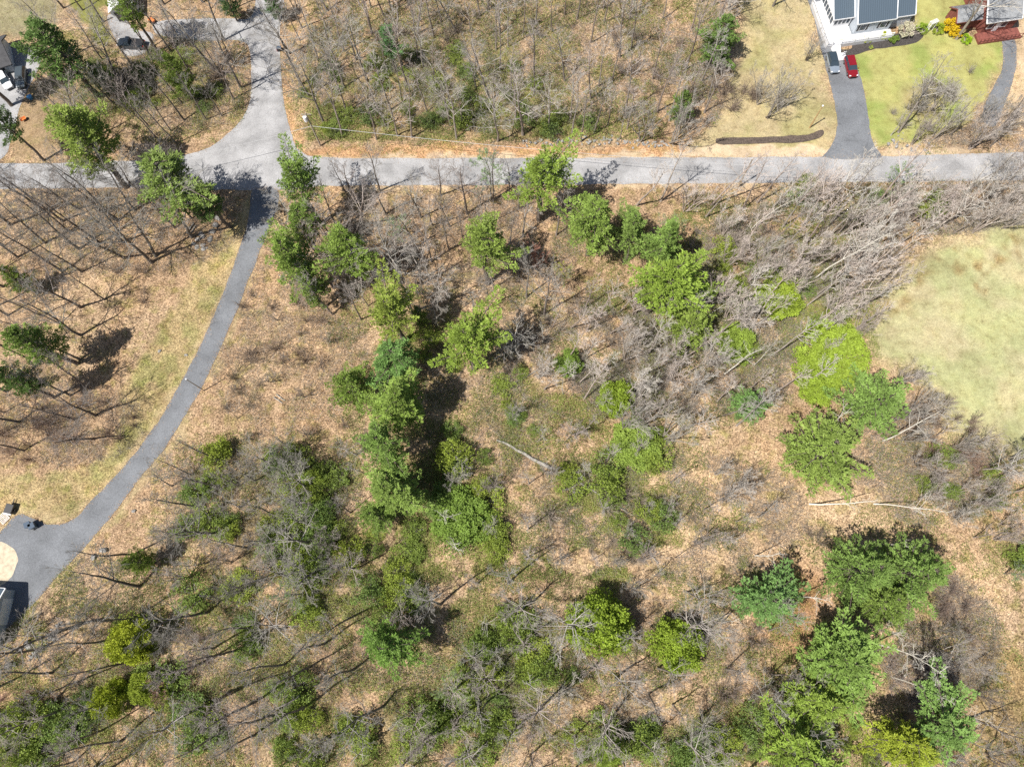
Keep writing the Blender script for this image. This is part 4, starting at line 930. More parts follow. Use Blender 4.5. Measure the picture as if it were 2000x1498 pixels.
# ------------------------------------------------------------------ shrubs
AREAS = [((0, 0, 520, 300), 'in the wood left of the side road'), ((560, 0, 1440, 300), 'in the wood above the main road'), ((0, 370, 420, 900), 'in the left wood below the main road'),
         ((1040, 370, 2100, 840), 'in the grey brush between the road and the clearing'), ((300, 860, 720, 1150), 'in the green thicket right of the curving driveway'),
         ((720, 560, 1040, 1120), 'around the central column of pines'), ((1040, 840, 1560, 1130), 'in the leaf-strewn clearing'), ((1560, 840, 2100, 1130), 'in the brush below the pale lawn'),
         ((-200, 1130, 900, 1600), 'in the mixed wood at the lower left'), ((900, 1130, 1560, 1600), 'in the mixed wood at the lower middle'), ((1560, 1130, 2200, 1600), 'in the lower right corner')]
LAND = [(110, 92, 'pine above the left-edge cars'), (165, 282, 'lime and dark roadside pine'), (330, 350, 'biggest roadside pine'), (408, 392, 'dark pine at the driveway mouth'), (38, 552, 'young left-edge pine'),
 (66, 668, 'green left-edge pine'), (16, 738, 'dark left-edge pine'), (582, 365, 'pine touching the main road'), (572, 505, 'large driveway-side pine'), (693, 495, 'pine with bare trunk'), (766, 620, 'top pine of the column'),
 (762, 706, 'bluish pine of the column'), (688, 762, 'lime pine left of the column'), (915, 672, 'star-shaped lime pine'), (945, 490, 'lone round pine'), (745, 872, 'dull pine of the column'), (768, 960, 'foot pine of the column'),
 (1055, 350, 'lime pine over the road'), (1160, 432, 'left pine of the row'), (1288, 552, 'widest lime pine'), (1345, 640, 'feathery low pine'), (1462, 792, 'small bluish pine'), (1700, 788, 'broad bluish pine'), (1603, 882, 'very broad pine'),
 (1480, 1172, 'bluish green pine'), (1720, 1120, 'largest pair of pines'), (1650, 1298, 'pine below the largest pair'), (1842, 1420, 'bluish corner pine'), (1562, 1475, 'wide bottom-edge pine'), (742, 1252, 'lone green pine'), (276, 1098, 'young pine by the lower driveway'),
 (760, 88, 'small dark pine'), (1402, 85, 'dark green lawn-edge tree'), (1332, 212, 'small conifer by the mulch strip'), (1172, 1222, 'large lime leafy tree'), (1322, 1262, 'smaller lime leafy tree'), (246, 1252, 'lone yellow-green tree'), (208, 1368, 'yellowish corner tree'),
 (1632, 690, 'flat bright lime thicket'), (1205, 772, 'small lime tree in brush'), (1025, 888, 'thick fallen log'), (1245, 868, 'low thicket above the clearing'), (900, 1010, 'dark leafy thicket'), (520, 240, 'road junction'), (545, 97, 'roadside box'), (1441, 366, 'roadside utility pole'),
 (626, 285, 'pole with the transformer'), (399, 763, 'thin driveway pole'), (1640, 125, 'two parked cars'), (1817, 178, 'round shrub clump'), (1950, 230, 'end of the narrow driveway'), (1095, 1352, 'pale round twiggy tree'), (1048, 520, 'reddish bare tree'), (520, 940, 'green thicket'),
 (410, 450, 'boulder line'), (972, 276, 'big grey roadside tree'), (1312, 282, 'many-stemmed roadside tree'), (1470, 445, 'white birch in the thicket'), (1850, 480, 'top corner of the pale lawn'), (600, 1360, 'lower left wood middle'), (900, 1440, 'middle of the bottom edge'), (60, 1258, 'verge boulder'),
 (1415, 730, 'thick-limbed dead tree'), (1620, 520, 'long arching white birch'), (1700, 440, 'thicket nearest the lawn tip'), (1850, 400, 'roadside thicket at the right'), (1380, 1040, 'middle of the clearing'), (1920, 1050, 'pale leaves at the right edge'), (255, 90, 'dark pickup truck'), (450, 640, 'middle of the curving driveway'), (590, 680, 'leaf slope'), (330, 1420, 'bottom left edge'), (1100, 140, 'middle of the upper wood'), (1250, 60, 'top edge of the upper wood'), (900, 30, 'top edge left of middle')]
LAND = [l for l in LAND if l[2] not in ('lower left wood middle', 'leaf slope', 'bottom left edge')]
ORD = ['nearest', 'second', 'third', 'fourth', 'fifth', 'sixth', 'seventh', 'eighth', 'ninth', 'tenth', 'eleventh', 'twelfth', 'thirteenth', 'fourteenth', 'fifteenth', 'sixteenth']
DIRS = ['to the right', 'to the upper right', 'straight above', 'to the upper left', 'to the left', 'to the lower left', 'straight below', 'to the lower right']
AUTO = []
def name_auto():
    cells = {}
    for o, ph, x, y in AUTO:
        j = min(range(len(LAND)), key=lambda k: (LAND[k][0] - x) ** 2 + (LAND[k][1] - y) ** 2); lx, ly, _ = LAND[j]
        sec = int(round(math.degrees(math.atan2(ly - y, x - lx)) / 45)) % 8
        cells.setdefault((ph, j, sec), []).append((math.hypot(x - lx, y - ly), len(cells), o))
    for (ph, j, sec), L in cells.items():
        L.sort(key=lambda q: (q[0], q[1]))
        for i, (_, _, o) in enumerate(L):
            o['label'] = (f'{ph} {DIRS[sec]} of the {LAND[j][2]}' if len(L) == 1 else f'{ORD[min(i, 15)]} {ph} {DIRS[sec]} of the {LAND[j][2]}').replace('straight above of', 'straight above').replace('straight below of', 'straight below')
def area_of(x, y):
    for (a, b, c, d), ph in AREAS:
        if a <= x < c and b <= y < d: return ph
    return 'beside the road'
def green_density(x, y):
    return max(1 - math.hypot((x - cx) / rx, (y - cy) / ry) for cx, cy, rx, ry in GREEN)
cnt = 0; tk = []
tot = sum(rx * ry for _, _, rx, ry in GREEN)
for cx, cy, rx, ry in GREEN:
    for _ in range(max(2, round(285 * rx * ry / tot))):
        a = RNG.uniform(0, 6.283); q = math.sqrt(RNG.random()) * .92; x, y = cx + rx * q * math.cos(a), cy + ry * q * math.sin(a)
        if blocked(x, y, HOUSES + [[(955, 845), (990, 845), (1100, 905), (1090, 945), (1060, 940), (950, 880)]]): continue
        b = P(x, y, 0); s = RNG.uniform(.55, 1.25) * (1.2 if y > 860 and x < 1500 else .85); g = RNG.random()
        north = y < 300
        tint = (.66 + .52 * g, .80 + .36 * g, .85 - .15 * g) if not north else (.66 + .42 * g, .74 + .30 * g, .95 - .2 * g)
        ph = area_of(x, y)
        oo = place('shrub', RNG.randint(0, 99), b, s, s * RNG.uniform(.7, 1.5), RNG.uniform(0, 6.28), (0, 0), (.8, .8, .8), tint, f'green leafy shrub {ph}', 'shrub', f'green leafy shrubs {ph}'); AUTO0.append((oo, ('dark green shrub' if g < .33 else 'mid green shrub' if g < .66 else 'light green shrub'), x, y))
# bare brown and grey shrubs
BROWN = [(560, 640, 110, 90, 16, (.75, .6, .5)), (160, 830, 110, 50, 16, (.72, .55, .48)), (60, 870, 80, 30, 6, (.8, .6, .5)), (270, 560, 60, 40, 5, (.75, .6, .5)), (1420, 190, 60, 60, 12, (.7, .58, .5)), (1300, 130, 100, 80, 10, (.85, .72, .66)),
         (1220, 95, 30, 30, 4, (.55, .48, .45)), (1640, 520, 90, 90, 9, (1.05, .92, .86)), (1560, 440, 90, 60, 8, (1.05, .98, .9)), (1400, 470, 60, 50, 10, (1.1, 1, .95)), (1850, 415, 110, 34, 9, (.85, .72, .66)), (1840, 850, 70, 70, 16, (.8, .66, .56)),
         (1860, 920, 60, 40, 8, (.85, .6, .5)), (1860, 1200, 50, 50, 8, (.65, .52, .48)), (1790, 1330, 70, 60, 12, (.75, .66, .66)), (1460, 1300, 70, 80, 12, (.8, .68, .62)), (1250, 1030, 160, 70, 16, (.85, .75, .65)), (1320, 780, 90, 50, 7, (1.15, 1.08, 1.)),
         (1130, 640, 80, 60, 6, (1.1, 1.05, .98)), (680, 860, 60, 30, 5, (.8, .68, .6)), (340, 1280, 90, 60, 8, (.7, .55, .5)), (480, 770, 60, 40, 6, (.75, .66, .5)), (60, 1370, 60, 30, 5, (.8, .5, .5)), (900, 60, 200, 50, 14, (.85, .75, .68)), (1060, 1020, 60, 60, 6, (.95, .85, .78)),
         (1780, 230, 60, 30, 8, (.95, .9, .85)), (1880, 160, 40, 50, 6, (.95, .9, .85)), (430, 140, 50, 40, 6, (.6, .52, .48)), (250, 130, 60, 40, 8, (.75, .66, .6)), (1600, 1040, 60, 30, 3, (.8, .7, .6))]
for cx, cy, rx, ry, n, tint in BROWN:
    for _ in range(n):
        a = RNG.uniform(0, 6.283); q = math.sqrt(RNG.random()); x, y = cx + rx * q * math.cos(a), cy + ry * q * math.sin(a)
        if blocked(x, y, HOUSES) and not 1740 < x < 1900: continue
        b = P(x, y, 0); s = RNG.uniform(.7, 1.5); k = RNG.uniform(.85, 1.15); ph = area_of(x, y)
        oo = place('twiggy', RNG.randint(0, 99), b, s, s * RNG.uniform(.7, 1.2), RNG.uniform(0, 6.28), (0, 0), tuple(c * k for c in tint), None, f'leafless twiggy shrub {ph}', 'shrub', f'leafless twiggy shrubs {ph}'); AUTO0.append((oo, 'leafless twiggy shrub', x, y))
AUTO += AUTO0; name_auto()

# ------------------------------------------------------------------ undergrowth and dry stems nobody could count
def undergrowth():
    rng = np.random.RandomState(5); Cs = []; cols = []
    w = np.array([rx * ry for _, _, rx, ry in GREEN], float); w /= w.sum(); n = 110000
    k = rng.choice(len(GREEN), n, p=w); G = np.array(GREEN, float)[k]; a = rng.uniform(0, 6.283, n); q = np.sqrt(rng.rand(n)) * 1.45
    px = G[:, 0] + G[:, 2] * q * np.cos(a); py = G[:, 1] + G[:, 3] * q * np.sin(a)
    # looser cover: (x0, x1, y0, y1, count, how much of the ground it leaves bare)
    W = [(-60, 2060, -30, 1530, 40000, .30), (-60, 1560, 1090, 1530, 110000, -.08), (640, 1300, 560, 1130, 60000, -.05), (1080, 1700, 380, 840, 42000, .05), (600, 1400, -30, 275, 62000, -.30), (1300, 1720, 400, 700, 26000, -.35), (100, 480, 60, 280, 16000, -.1), (1560, 2060, 860, 1530, 22000, .1), (1100, 1500, 900, 1130, 12000, .1)]
    thr = [np.full(n, -.50)]
    for x0, x1, y0, y1, c, tt in W:
        px = np.concatenate([px, rng.uniform(x0, x1, c)]); py = np.concatenate([py, rng.uniform(y0, y1, c)]); thr.append(np.full(c, tt))
    thr = np.concatenate(thr)
    v = ROT @ np.stack([px - 1000, 749 - py, np.full_like(px, -F_PX)]); t = -CAM_H / v[2]; X, Y = v[0] * t, v[1] * t
    keep = smooth_noise(X, Y, 5.5, 30) * .8 + smooth_noise(X, Y, 2.6, 31) + .5 * smooth_noise(X, Y, .9, 32) > thr
    for pl in PAVED + [LAWN_NE, LAWN_E, LAWN_N]: keep &= ~inside(pl, px, py)
    for pl in HOUSES: keep &= ~inside(pl, px, py)
    X, Y = X[keep], Y[keep]; m = 3; n2 = len(X) * m
    C = np.stack([np.repeat(X, m) + rng.normal(0, .18, n2), np.repeat(Y, m) + rng.normal(0, .18, n2), rng.uniform(.05, .55, n2)], 1)
    D = rng.normal(0, 1, (n2, 3)); D[:, 2] *= .35
    V, F = leaf_quads(C, D, rng.uniform(.10, .24, n2), rng.uniform(.08, .14, n2), rng)
    h = np.clip(.55 + .5 * smooth_noise(C[:, 0], C[:, 1], 3.5, 33) + rng.normal(0, .18, n2), 0, 1)[:, None]
    col = np.array([[.125, .165, .050]]) * (1 - h) + np.array([[.320, .355, .095]]) * h
    tag(link('undergrowth', np_mesh('undergrowth', V, F, np.repeat(col, 4, 0)), 'undergrowth'), 'low green undergrowth coming up through the dead leaves', None, None, 'stuff')
undergrowth()
def loose_leaves():
    rng = np.random.RandomState(77); X = []; Y = []
    for pl, n, dep in ((ROAD, 9000, 9), (DRIVE_S, 5200, 6), (DRIVE_W, 500, 4), (DRIVE_E, 900, 8), (DRIVE_NW, 1500, 14), (DRIVE_FW, 1500, 16)):
        c = np.array(chaikin(pl)); i = rng.randint(0, len(c), n); L = np.hypot(*(c - np.roll(c, -1, 0)).T); i = rng.choice(len(c), n, p=L / L.sum()); f = rng.rand(n, 1)
        p = c[i] * (1 - f) + np.roll(c, -1, 0)[i] * f; d = np.roll(c, -1, 0)[i] - c[i]; d /= np.maximum(np.hypot(*d.T), 1e-6)[:, None]
        p = p + np.stack([-d[:, 1], d[:, 0]], 1) * (rng.exponential(dep * .4, n) * rng.choice([-1, 1], n))[:, None]; X.append(p[:, 0]); Y.append(p[:, 1])
    px = np.concatenate(X); py = np.concatenate(Y)
    v = ROT @ np.stack([px - 1000, 749 - py, np.full_like(px, -F_PX)]); t = -CAM_H / v[2]; X, Y = v[0] * t, v[1] * t; n = len(X)
    C = np.stack([X, Y, rng.uniform(.05, .08, n)], 1); D = rng.normal(0, 1, (n, 3)); D[:, 2] *= .08
    V, F = leaf_quads(C, D, rng.uniform(.08, .20, n), rng.uniform(.07, .13, n), rng); V[:, 2] = np.maximum(V[:, 2], .047)
    h = rng.rand(n, 1); col = np.array([[.44, .33, .22]]) * (1 - h) + np.array([[.30, .19, .11]]) * h
    tag(link('loose_leaves', np_mesh('loose_leaves', V, F, np.repeat(col, 4, 0)), 'brush'), 'dead leaves blown over the edges of the asphalt', None, None, 'stuff')
loose_leaves()
def stems():
    rng = np.random.RandomState(9)
    Z = [(1150, 700, 170, 120, 6000), (1560, 510, 210, 110, 10000), (1350, 700, 260, 110, 9500), (1850, 410, 180, 50, 5000), (1000, 120, 420, 140, 9000), (1820, 900, 160, 130, 5000), (560, 680, 160, 170, 3500), (120, 830, 170, 80, 3000), (220, 450, 250, 90, 3500),
         (300, 170, 200, 100, 4000), (500, 1250, 420, 190, 6500), (1200, 1320, 280, 160, 5500), (520, 980, 190, 110, 3500), (1300, 1010, 280, 130, 6000), (1830, 1250, 120, 130, 4000), (1420, 180, 70, 90, 2500), (900, 480, 240, 100, 4500), (1850, 230, 140, 60, 2500), (950, 800, 130, 150, 2500)]
    P0 = []; 
    for cx, cy, rx, ry, n in Z:
        n = int(n * 2.2); a = rng.uniform(0, 6.283, n); q = np.sqrt(rng.rand(n)); P0.append(np.stack([cx + rx * q * np.cos(a), cy + ry * q * np.sin(a)], 1))
    Q = np.concatenate(P0); px, py = Q[:, 0], Q[:, 1]; keep = np.ones(len(px), bool)
    for pl in PAVED + [LAWN_E, LAWN_NE, LAWN_N]: keep &= ~inside(pl, px, py)
    for pl in HOUSES: keep &= ~inside(pl, px, py)
    px, py = px[keep], py[keep]
    v = ROT @ np.stack([px - 1000, 749 - py, np.full_like(px, -F_PX)]); t = -CAM_H / v[2]; X, Y = v[0] * t, v[1] * t; n = len(X)
    kp = smooth_noise(X, Y, 3.0, 41) > -.35; X, Y = X[kp], Y[kp]; n = len(X)
    L = rng.uniform(.4, 2.3, n); az = rng.uniform(0, 6.283, n); el = rng.uniform(.15, 1.4, n)
    D = np.stack([np.cos(az) * np.cos(el), np.sin(az) * np.cos(el), np.sin(el)], 1) * L[:, None]
    p = np.stack([X, Y, np.full(n, .02)], 1); r = rng.uniform(.010, .022, n)
    V, F = tube_arrays(np.concatenate([p, p + D, r[:, None], r[:, None] * .5], 1), 3)
    g = rng.uniform(.6, 1.35, n)[:, None]; h = rng.rand(n, 1)
    col = (np.array([[.440, .415, .370]]) * (1 - h) + np.array([[.245, .185, .135]]) * h) * g
    tag(link('brush', np_mesh('brush', V, F, np.repeat(col, 6, 0)), 'brush'), 'dry grey-brown stems and fallen twigs over the forest floor', None, None, 'stuff')
stems()

# ------------------------------------------------------------------ stones, logs
def rock_mesh(seed, n=2):
    bm = bmesh.new(); bmesh.ops.create_icosphere(bm, subdivisions=n, radius=.5); r = random.Random(seed)
    ax = [Vector((r.gauss(0, 1), r.gauss(0, 1), r.gauss(0, 1))).normalized() for _ in range(9)]
    for v in bm.verts:
        d = v.co.normalized(); k = min(.62 / max(.3, abs(d.dot(a)) + .12) for a in ax[:4]) if False else 1
        for a in ax:
            t = d.dot(a)
            if t > .72: v.co -= a * (t - .72) * .55
        v.co.z *= .75
    me = bpy.data.meshes.new('rock'); bm.to_mesh(me); bm.free(); return me
ROCKS = [rock_mesh(i) for i in range(5)]
for r_ in ROCKS: r_.materials.append(M['stone'])
def rock(x, y, s, label, tint=1, group=None):
    b = P(x, y, 0); o = bpy.data.objects.new('boulder', RNG.choice(ROCKS)); COL.objects.link(o)
    o.location = (b[0], b[1], s * .15); o.scale = (s * RNG.uniform(.8, 1.2), s * RNG.uniform(.8, 1.2), s * .8); o.rotation_euler = (0, 0, RNG.uniform(0, 6.28))
    return tag(o, label, 'boulder', group)
for x, y, s, l in [(427, 427, 1.5, 'largest grey boulder of the line beside the driveway'), (422, 441, 1.2, 'second boulder down the line beside the driveway'), (416, 453, 1.3, 'third boulder in the line, standing clear of the rock heap'),
                   (204, 1075, 1.3, 'pale boulder crossed by a bare trunk near the lower driveway'), (184, 1088, 1.1, 'grey boulder left of the pale one near the lower driveway'), (56, 1258, 1.6, 'largest boulder on the verge at the lower left'),
                   (40, 1269, .9, 'round boulder left of the largest verge boulder'), (17, 1300, 1.2, 'boulder nearest the left edge at the lower left'), (30, 1297, .8, 'small boulder beside the one nearest the left edge'),
                   (648, 519, .9, 'white stone between the two pines right of the driveway'), (312, 686, .7, 'white stone in the grass left of the driveway'), (364, 694, .6, 'white stone close to the driveway edge'), (262, 998, .7, 'stone on the bank right of the lower driveway')]:
    rock(x, y, s, l)
for i in range(12): rock(388 + RNG.uniform(-10, 32), 466 + RNG.uniform(-9, 22), RNG.uniform(.6, 1.15), 'pale broken rock in the heap beside the driveway', group='rocks in the heap beside the driveway')
def stone_wall(name, pts, n, s, label, cat='stone wall', tint=None):
    e = empty(name, P(*pts[0], 0)); e0 = np.array(e.location); tag(e, label, cat)
    bm = bmesh.new()
    for i in range(n):
        t = (i + RNG.random()) / n * (len(pts) - 1); k = min(int(t), len(pts) - 2); a, b = pts[k], pts[k + 1]; f = t - k
        p = P(a[0] + (b[0] - a[0]) * f, a[1] + (b[1] - a[1]) * f, 0) - e0
        q = s * RNG.uniform(.35, 1.35); mt = Matrix.Translation((p[0] + RNG.gauss(0, s * .8), p[1] + RNG.gauss(0, s * .9), q * RNG.uniform(-.15, .45))) @ Matrix.Rotation(RNG.uniform(0, 6.28), 4, 'Z') @ Matrix.Diagonal((q, q * .8, q * .8, 1))
        tmp = RNG.choice(ROCKS); m0 = len(bm.verts); bm.from_mesh(tmp); bm.verts.ensure_lookup_table()
        bmesh.ops.transform(bm, matrix=mt, verts=bm.verts[m0:])
    me = bpy.data.meshes.new('stones'); bm.to_mesh(me); bm.free(); link('stones', me, 'stone', e)
stone_wall('stone_wall', [(1020, 278), (1110, 278), (1200, 277), (1300, 283)], 150, .55, 'tumbled field stone wall along the upper edge of the main road')
stone_wall('stone_wall', [(58, 1282), (80, 1268), (96, 1250), (104, 1238), (118, 1215)], 150, .38, 'dark low stone wall beside the lower left driveway')
stone_wall('stone_wall', [(1820, 297), (1740, 280), (1760, 264)], 26, .6, 'short stone row at the big leaning bare tree')
def log(a, b, r, label, name='fallen_log', mat='log', z=.25, stubs=0, r1=None):
    A, B = P(*a, 0), P(*b, 0); A[2] = B[2] = 0; e = empty(name, A); tag(e, label, 'log'); rng = np.random.RandomState(int(a[0]))
    n = 8; D = (B - A) / n; pts = [np.array([0, 0, z]) + D * i + np.array([rng.normal(0, r * .25), rng.normal(0, r * .25), 0]) for i in range(n + 1)]
    seg = [[*pts[i], *pts[i + 1], r * (1 - .45 * i / n), r * (1 - .45 * (i + 1) / n)] for i in range(n)]
    link('trunk', tubes('trunk', [(seg, 8)]), mat, e)
    if stubs:
        out = [[] for _ in range(5)]
        for k in range(stubs):
            i = rng.randint(3, n); d = unit(D / np.linalg.norm(D) + rng.normal(0, .8, 3) + np.array([0, 0, .4])); grow(out, rng, pts[i], d, np.linalg.norm(D) * n * .25, r * .35, 2, [(0,) * 5, (0,) * 5, (3, 4, .5, 45, 0), (2, 0, .5, 40, 0)])
        link('branch', tubes('branch', [(out[2] + out[3], 4)]), mat, e)
log((1078, 916), (972, 859), .34, 'thick weathered fallen log in the clearing')
log((1100, 922), (1220, 998), .20, 'broken fallen trunk with branches, right of the thick log', stubs=7)
log((1225, 1030), (1285, 1100), .16, 'fallen trunk lying towards the lower clearing', stubs=3)
log((366, 457), (380, 436), .20, 'short split log left of the boulder line')
log((372, 459), (384, 441), .16, 'short grey log beside the split log')
log((536, 776), (552, 788), .12, 'short pale log on the leaf slope, upper one')
log((541, 771), (557, 783), .12, 'short pale log on the leaf slope, lower one')
log((165, 796), (193, 785), .10, 'dark short log in the left brush')
log((1000, 752), (1052, 722), .12, 'pale stick-like fallen trunk in the middle brush')
log((545, 538), (570, 560), .07, 'thin pale stick right of the driveway, below the large pine')

# ------------------------------------------------------------------ poles and cables
def pole(base, top, label, r=.15, mat='pole', arm=None, hfix=None):
    b = P(*base, 0); best = min((np.hypot(*(P(*top, z)[:2] - b[:2])), z) for z in np.arange(3, 14, .1)); h = hfix or best[1]
    e = empty('utility_pole', b); tag(e, label, 'utility pole')
    MB().cyl((0, 0, -.2), r * 1.15, h + .2, 10, r2=r * .75).build('shaft', mat, e)
    return e, b, h
pa, pab, pah = pole((1441, 366), (1470, 311), 'pale utility pole standing at the lower edge of the main road')
MB().cyl((0, 0, .0), .19, 2.2, 10).build('sleeve', 'pole_new', pa)
pb, pbb, pbh = pole((1581, 250), (1607, 207), 'short tan pole on the lawn beside the house driveway', .12, 'pole_new')
MB().cyl((0, 0, pbh - .15), .15, .17, 10).build('cap', 'white', pb)
pc, pcb, pch = pole((399, 763), (364, 741), 'dark thin pole beside the curving driveway', .09)
MB().cyl((0, 0, pch), .12, .25, 8).build('lamp_head', 'white', pc)
pj, pjb, pjh = pole((626, 285), (594, 222), 'dark utility pole with a white transformer at the side road corner', .14, 'pole')
MB().cyl((-.45, -.1, pjh - 2.0), .33, 1.1, 12).build('transformer', 'white', pj)
MB().box(-.9, .9, -.06, .06, pjh - .45, pjh - .3).build('crossarm', 'pole', pj)
def cable(a, b, sag, label, r=.035):
    a, b = np.array(a, float), np.array(b, float); n = 28; pts = []
    for i in range(n + 1):
        t = i / n; p = a + (b - a) * t; p[2] -= 4 * sag * t * (1 - t); pts.append(p - a)
    o = link('cable', tubes('cable', [([[*pts[i], *pts[i + 1], r, r] for i in range(n)], 5)]), 'wire'); o.location = tuple(a)
    return tag(o, label, 'cable')
zj = pjh * .62; zj = max(zj, 4.2)
J = (pjb[0], pjb[1], zj)
cable(J, (pab[0], pab[1], pah - 1.9), .9, 'pale cable running along the main road between two poles', .036)
Wp = P(150, 352, zj + .4); cable(Wp, J, .8, 'pale cable crossing the junction to the left', .036)
cable((pjb[0], pjb[1], pjh - .3), (pab[0], pab[1], pah - .3), 1.6, 'thin dark upper wire above the main road', .014).data.materials[0] = M['black']
Ep = P(2150, 330, 8.0); cable((pab[0], pab[1], pah - 1.9), Ep, 1.2, 'pale cable continuing right from the pole on the main road', .03)

# ------------------------------------------------------------------ vehicles
def loft(sections):
    n = len(sections[0]); vs = [p for s in sections for p in s]; fs = []
    for i in range(len(sections) - 1):
        for j in range(n): fs.append((i * n + j, i * n + (j + 1) % n, (i + 1) * n + (j + 1) % n, (i + 1) * n + j))
    fs.append(tuple(range(n))[::-1]); fs.append(tuple(range((len(sections) - 1) * n, len(sections) * n))); return vs, fs
def car(name, x, y, ang, paint_mat, label, L=4.7, W=1.85, H=1.55, kind='suv', roofmat=None, group=None):
    """front points along +x before turning"""
    e = empty(name, P(x, y, 0) + np.array([0, 0, .045]), ang); tag(e, label, 'car' if kind != 'pickup' else 'pickup truck', group); h = L / 2; w = W / 2
    hood, belt = .62 * H, .66 * H
    st = [(-h, .80, .30, belt * .80), (-h + .12, .93, .24, belt * .95), (-h + .8, 1.0, .22, belt), (0, 1.0, .22, belt), (h - 1.25, 1.0, .22, belt * .99), (h - .95, .99, .22, hood), (h - .35, .93, .24, hood * .93), (h - .08, .80, .28, hood * .82), (h, .66, .34, hood * .66)]
    secs = []
    for xx, k, z0, z1 in st:
        ww = w * k; secs.append([(xx, -ww * .93, z0), (xx, -ww, z0 + .2), (xx, -ww, z1 - .16), (xx, -ww * .92, z1 - .02), (xx, 0, z1 + .02), (xx, ww * .92, z1 - .02), (xx, ww, z1 - .16), (xx, ww, z0 + .2), (xx, ww * .93, z0)])
    vs, fs = loft(secs); b = MB(); b.add(vs, fs)
    if kind == 'pickup': c0, c1, r0, r1 = -.15, 1.05, .05, .75
    elif kind == 'sedan': c0, c1, r0, r1 = -h + .75, h - 1.2, -h + 1.45, h - 2.0
    else: c0, c1, r0, r1 = -h + .12, h - 1.2, -h + .45, h - 1.95
    zt = H; zb = belt - .05; wb, wt = w * .93, w * .74
    # glasshouse shell
    g = MB(); g.add([(c0, -wb, zb), (c1, -wb, zb), (c1, wb, zb), (c0, wb, zb), (r0, -wt, zt - .06), (r1, -wt, zt - .06), (r1, wt, zt - .06), (r0, wt, zt - .06)],
                    [(0, 1, 5, 4), (2, 3, 7, 6), (4, 5, 6, 7)]); 
    gl = g.build('side_windows', 'glass', e)
    MB().add([(c1 + .012, -wb * .97, zb + .02), (c1 + .012, wb * .97, zb + .02), (r1 + .012, wt * .97, zt - .07), (r1 + .012, -wt * .97, zt - .07)], [(0, 1, 2, 3)]).build('windshield', 'glass', e)
    MB().add([(c0 - .012, -wb * .97, zb + .02), (r0 - .012, -wt * .97, zt - .07), (r0 - .012, wt * .97, zt - .07), (c0 - .012, wb * .97, zb + .02)], [(0, 1, 2, 3)]).build('rear_window', 'glass', e)
    b.build('body', paint_mat, e, .03)
    rf = MB().slab([(r0 - .05, -wt - .02, zt - .045), (r1 + .03, -wt - .02, zt - .045), (r1 + .03, wt + .02, zt - .045), (r0 - .05, wt + .02, zt - .045)][::1], .03)
    rf.slab([(r0 + .1, -wt + .1, zt), (r1 - .12, -wt + .1, zt), (r1 - .12, wt - .1, zt), (r0 + .1, wt - .1, zt)], .044)
    for sy in (-1, 1):     # pillars
        for (xa, xb) in ((c1, r1), (c0, r0), ((c0 + c1) / 2, (r0 + r1) / 2)):
            rf.add([(xa - .04, sy * (wb + .006), zb), (xa + .05, sy * (wb + .006), zb), (xb + .05, sy * (wt + .006), zt - .06), (xb - .04, sy * (wt + .006), zt - .06)], [(0, 1, 2, 3)])
    rf.build('roof', roofmat or paint_mat, e)
    if kind == 'pickup':
        MB().box(-h + .12, -.35, -w * .8, w * .8, belt + .012, belt + .022).build('bed_liner', 'black', e)
    for sx in (-1, 1):
        for sy in (-1, 1):
            wh = MB().cyl((sx * h * .60, sy * (w - .23) - (.0 if sy > 0 else -.0), .34), .34, .24 * sy, 16, 'y').build('wheel', 'rubber', e)
            MB().cyl((sx * h * .60, sy * (w + .012), .34), .20, .01 * sy, 12, 'y').build('rim', 'alloy', wh)
    for sy in (-1, 1):
        MB().box(h - .30, h - .06, sy * w * .72 - .14, sy * w * .72 + .14, hood * .70, hood * .86).build('headlight', 'lamp', e)
        MB().box(-h - .02, -h + .10, sy * w * .70 - .12, sy * w * .70 + .12, belt * .66, belt * .84).build('tail_light', 'red_lens', e)
        MB().box(c1 - .35, c1 - .15, sy * (w + .10) - .09, sy * (w + .10) + .09, belt, belt + .14).build('mirror', paint_mat, e, .02)
    MB().box(h - .04, h + .015, -w * .5, w * .5, .36, .62).build('grille', 'black', e)
    return e
silver = paint('silver_paint', (.30, .35, .41)); redp = paint('red_paint', (.30, .015, .022)); dkp = paint('charcoal_paint', (.035, .045, .055)); wp = paint('white_car_paint', (.75, .76, .78), metal=0); gp = paint('grey_green_paint', (.09, .11, .12))
def heading(x0, y0, x1, y1):
    a, b = P(x0, y0), P(x1, y1); return math.atan2(b[1] - a[1], b[0] - a[0])
car('parked_car', 1624, 128, heading(1618, 106, 1628, 148), silver, 'silver car with a dark roof parked left of the red car', 4.6, 1.85, 1.5, 'suv', 'glass')
car('parked_car', 1659, 136, heading(1653, 116, 1664, 158), redp, 'dark red car parked on the driveway near the mulch bed', 4.6, 1.85, 1.6, 'suv')
car('parked_car', 46, 157, heading(47, 130, 45, 172), gp, 'dark grey-green car on the driveway at the left edge', 4.7, 1.85, 1.6, 'suv')
car('parked_car', 14, 162, heading(4, 145, 24, 178), wp, 'white car half hidden by pine boughs at the left edge', 4.5, 1.8, 1.5, 'suv')
car('pickup_truck', 260, 91, heading(285, 92, 236, 89), dkp, 'dark pickup truck parked across the pale driveway', 5.4, 1.95, 1.8, 'pickup')
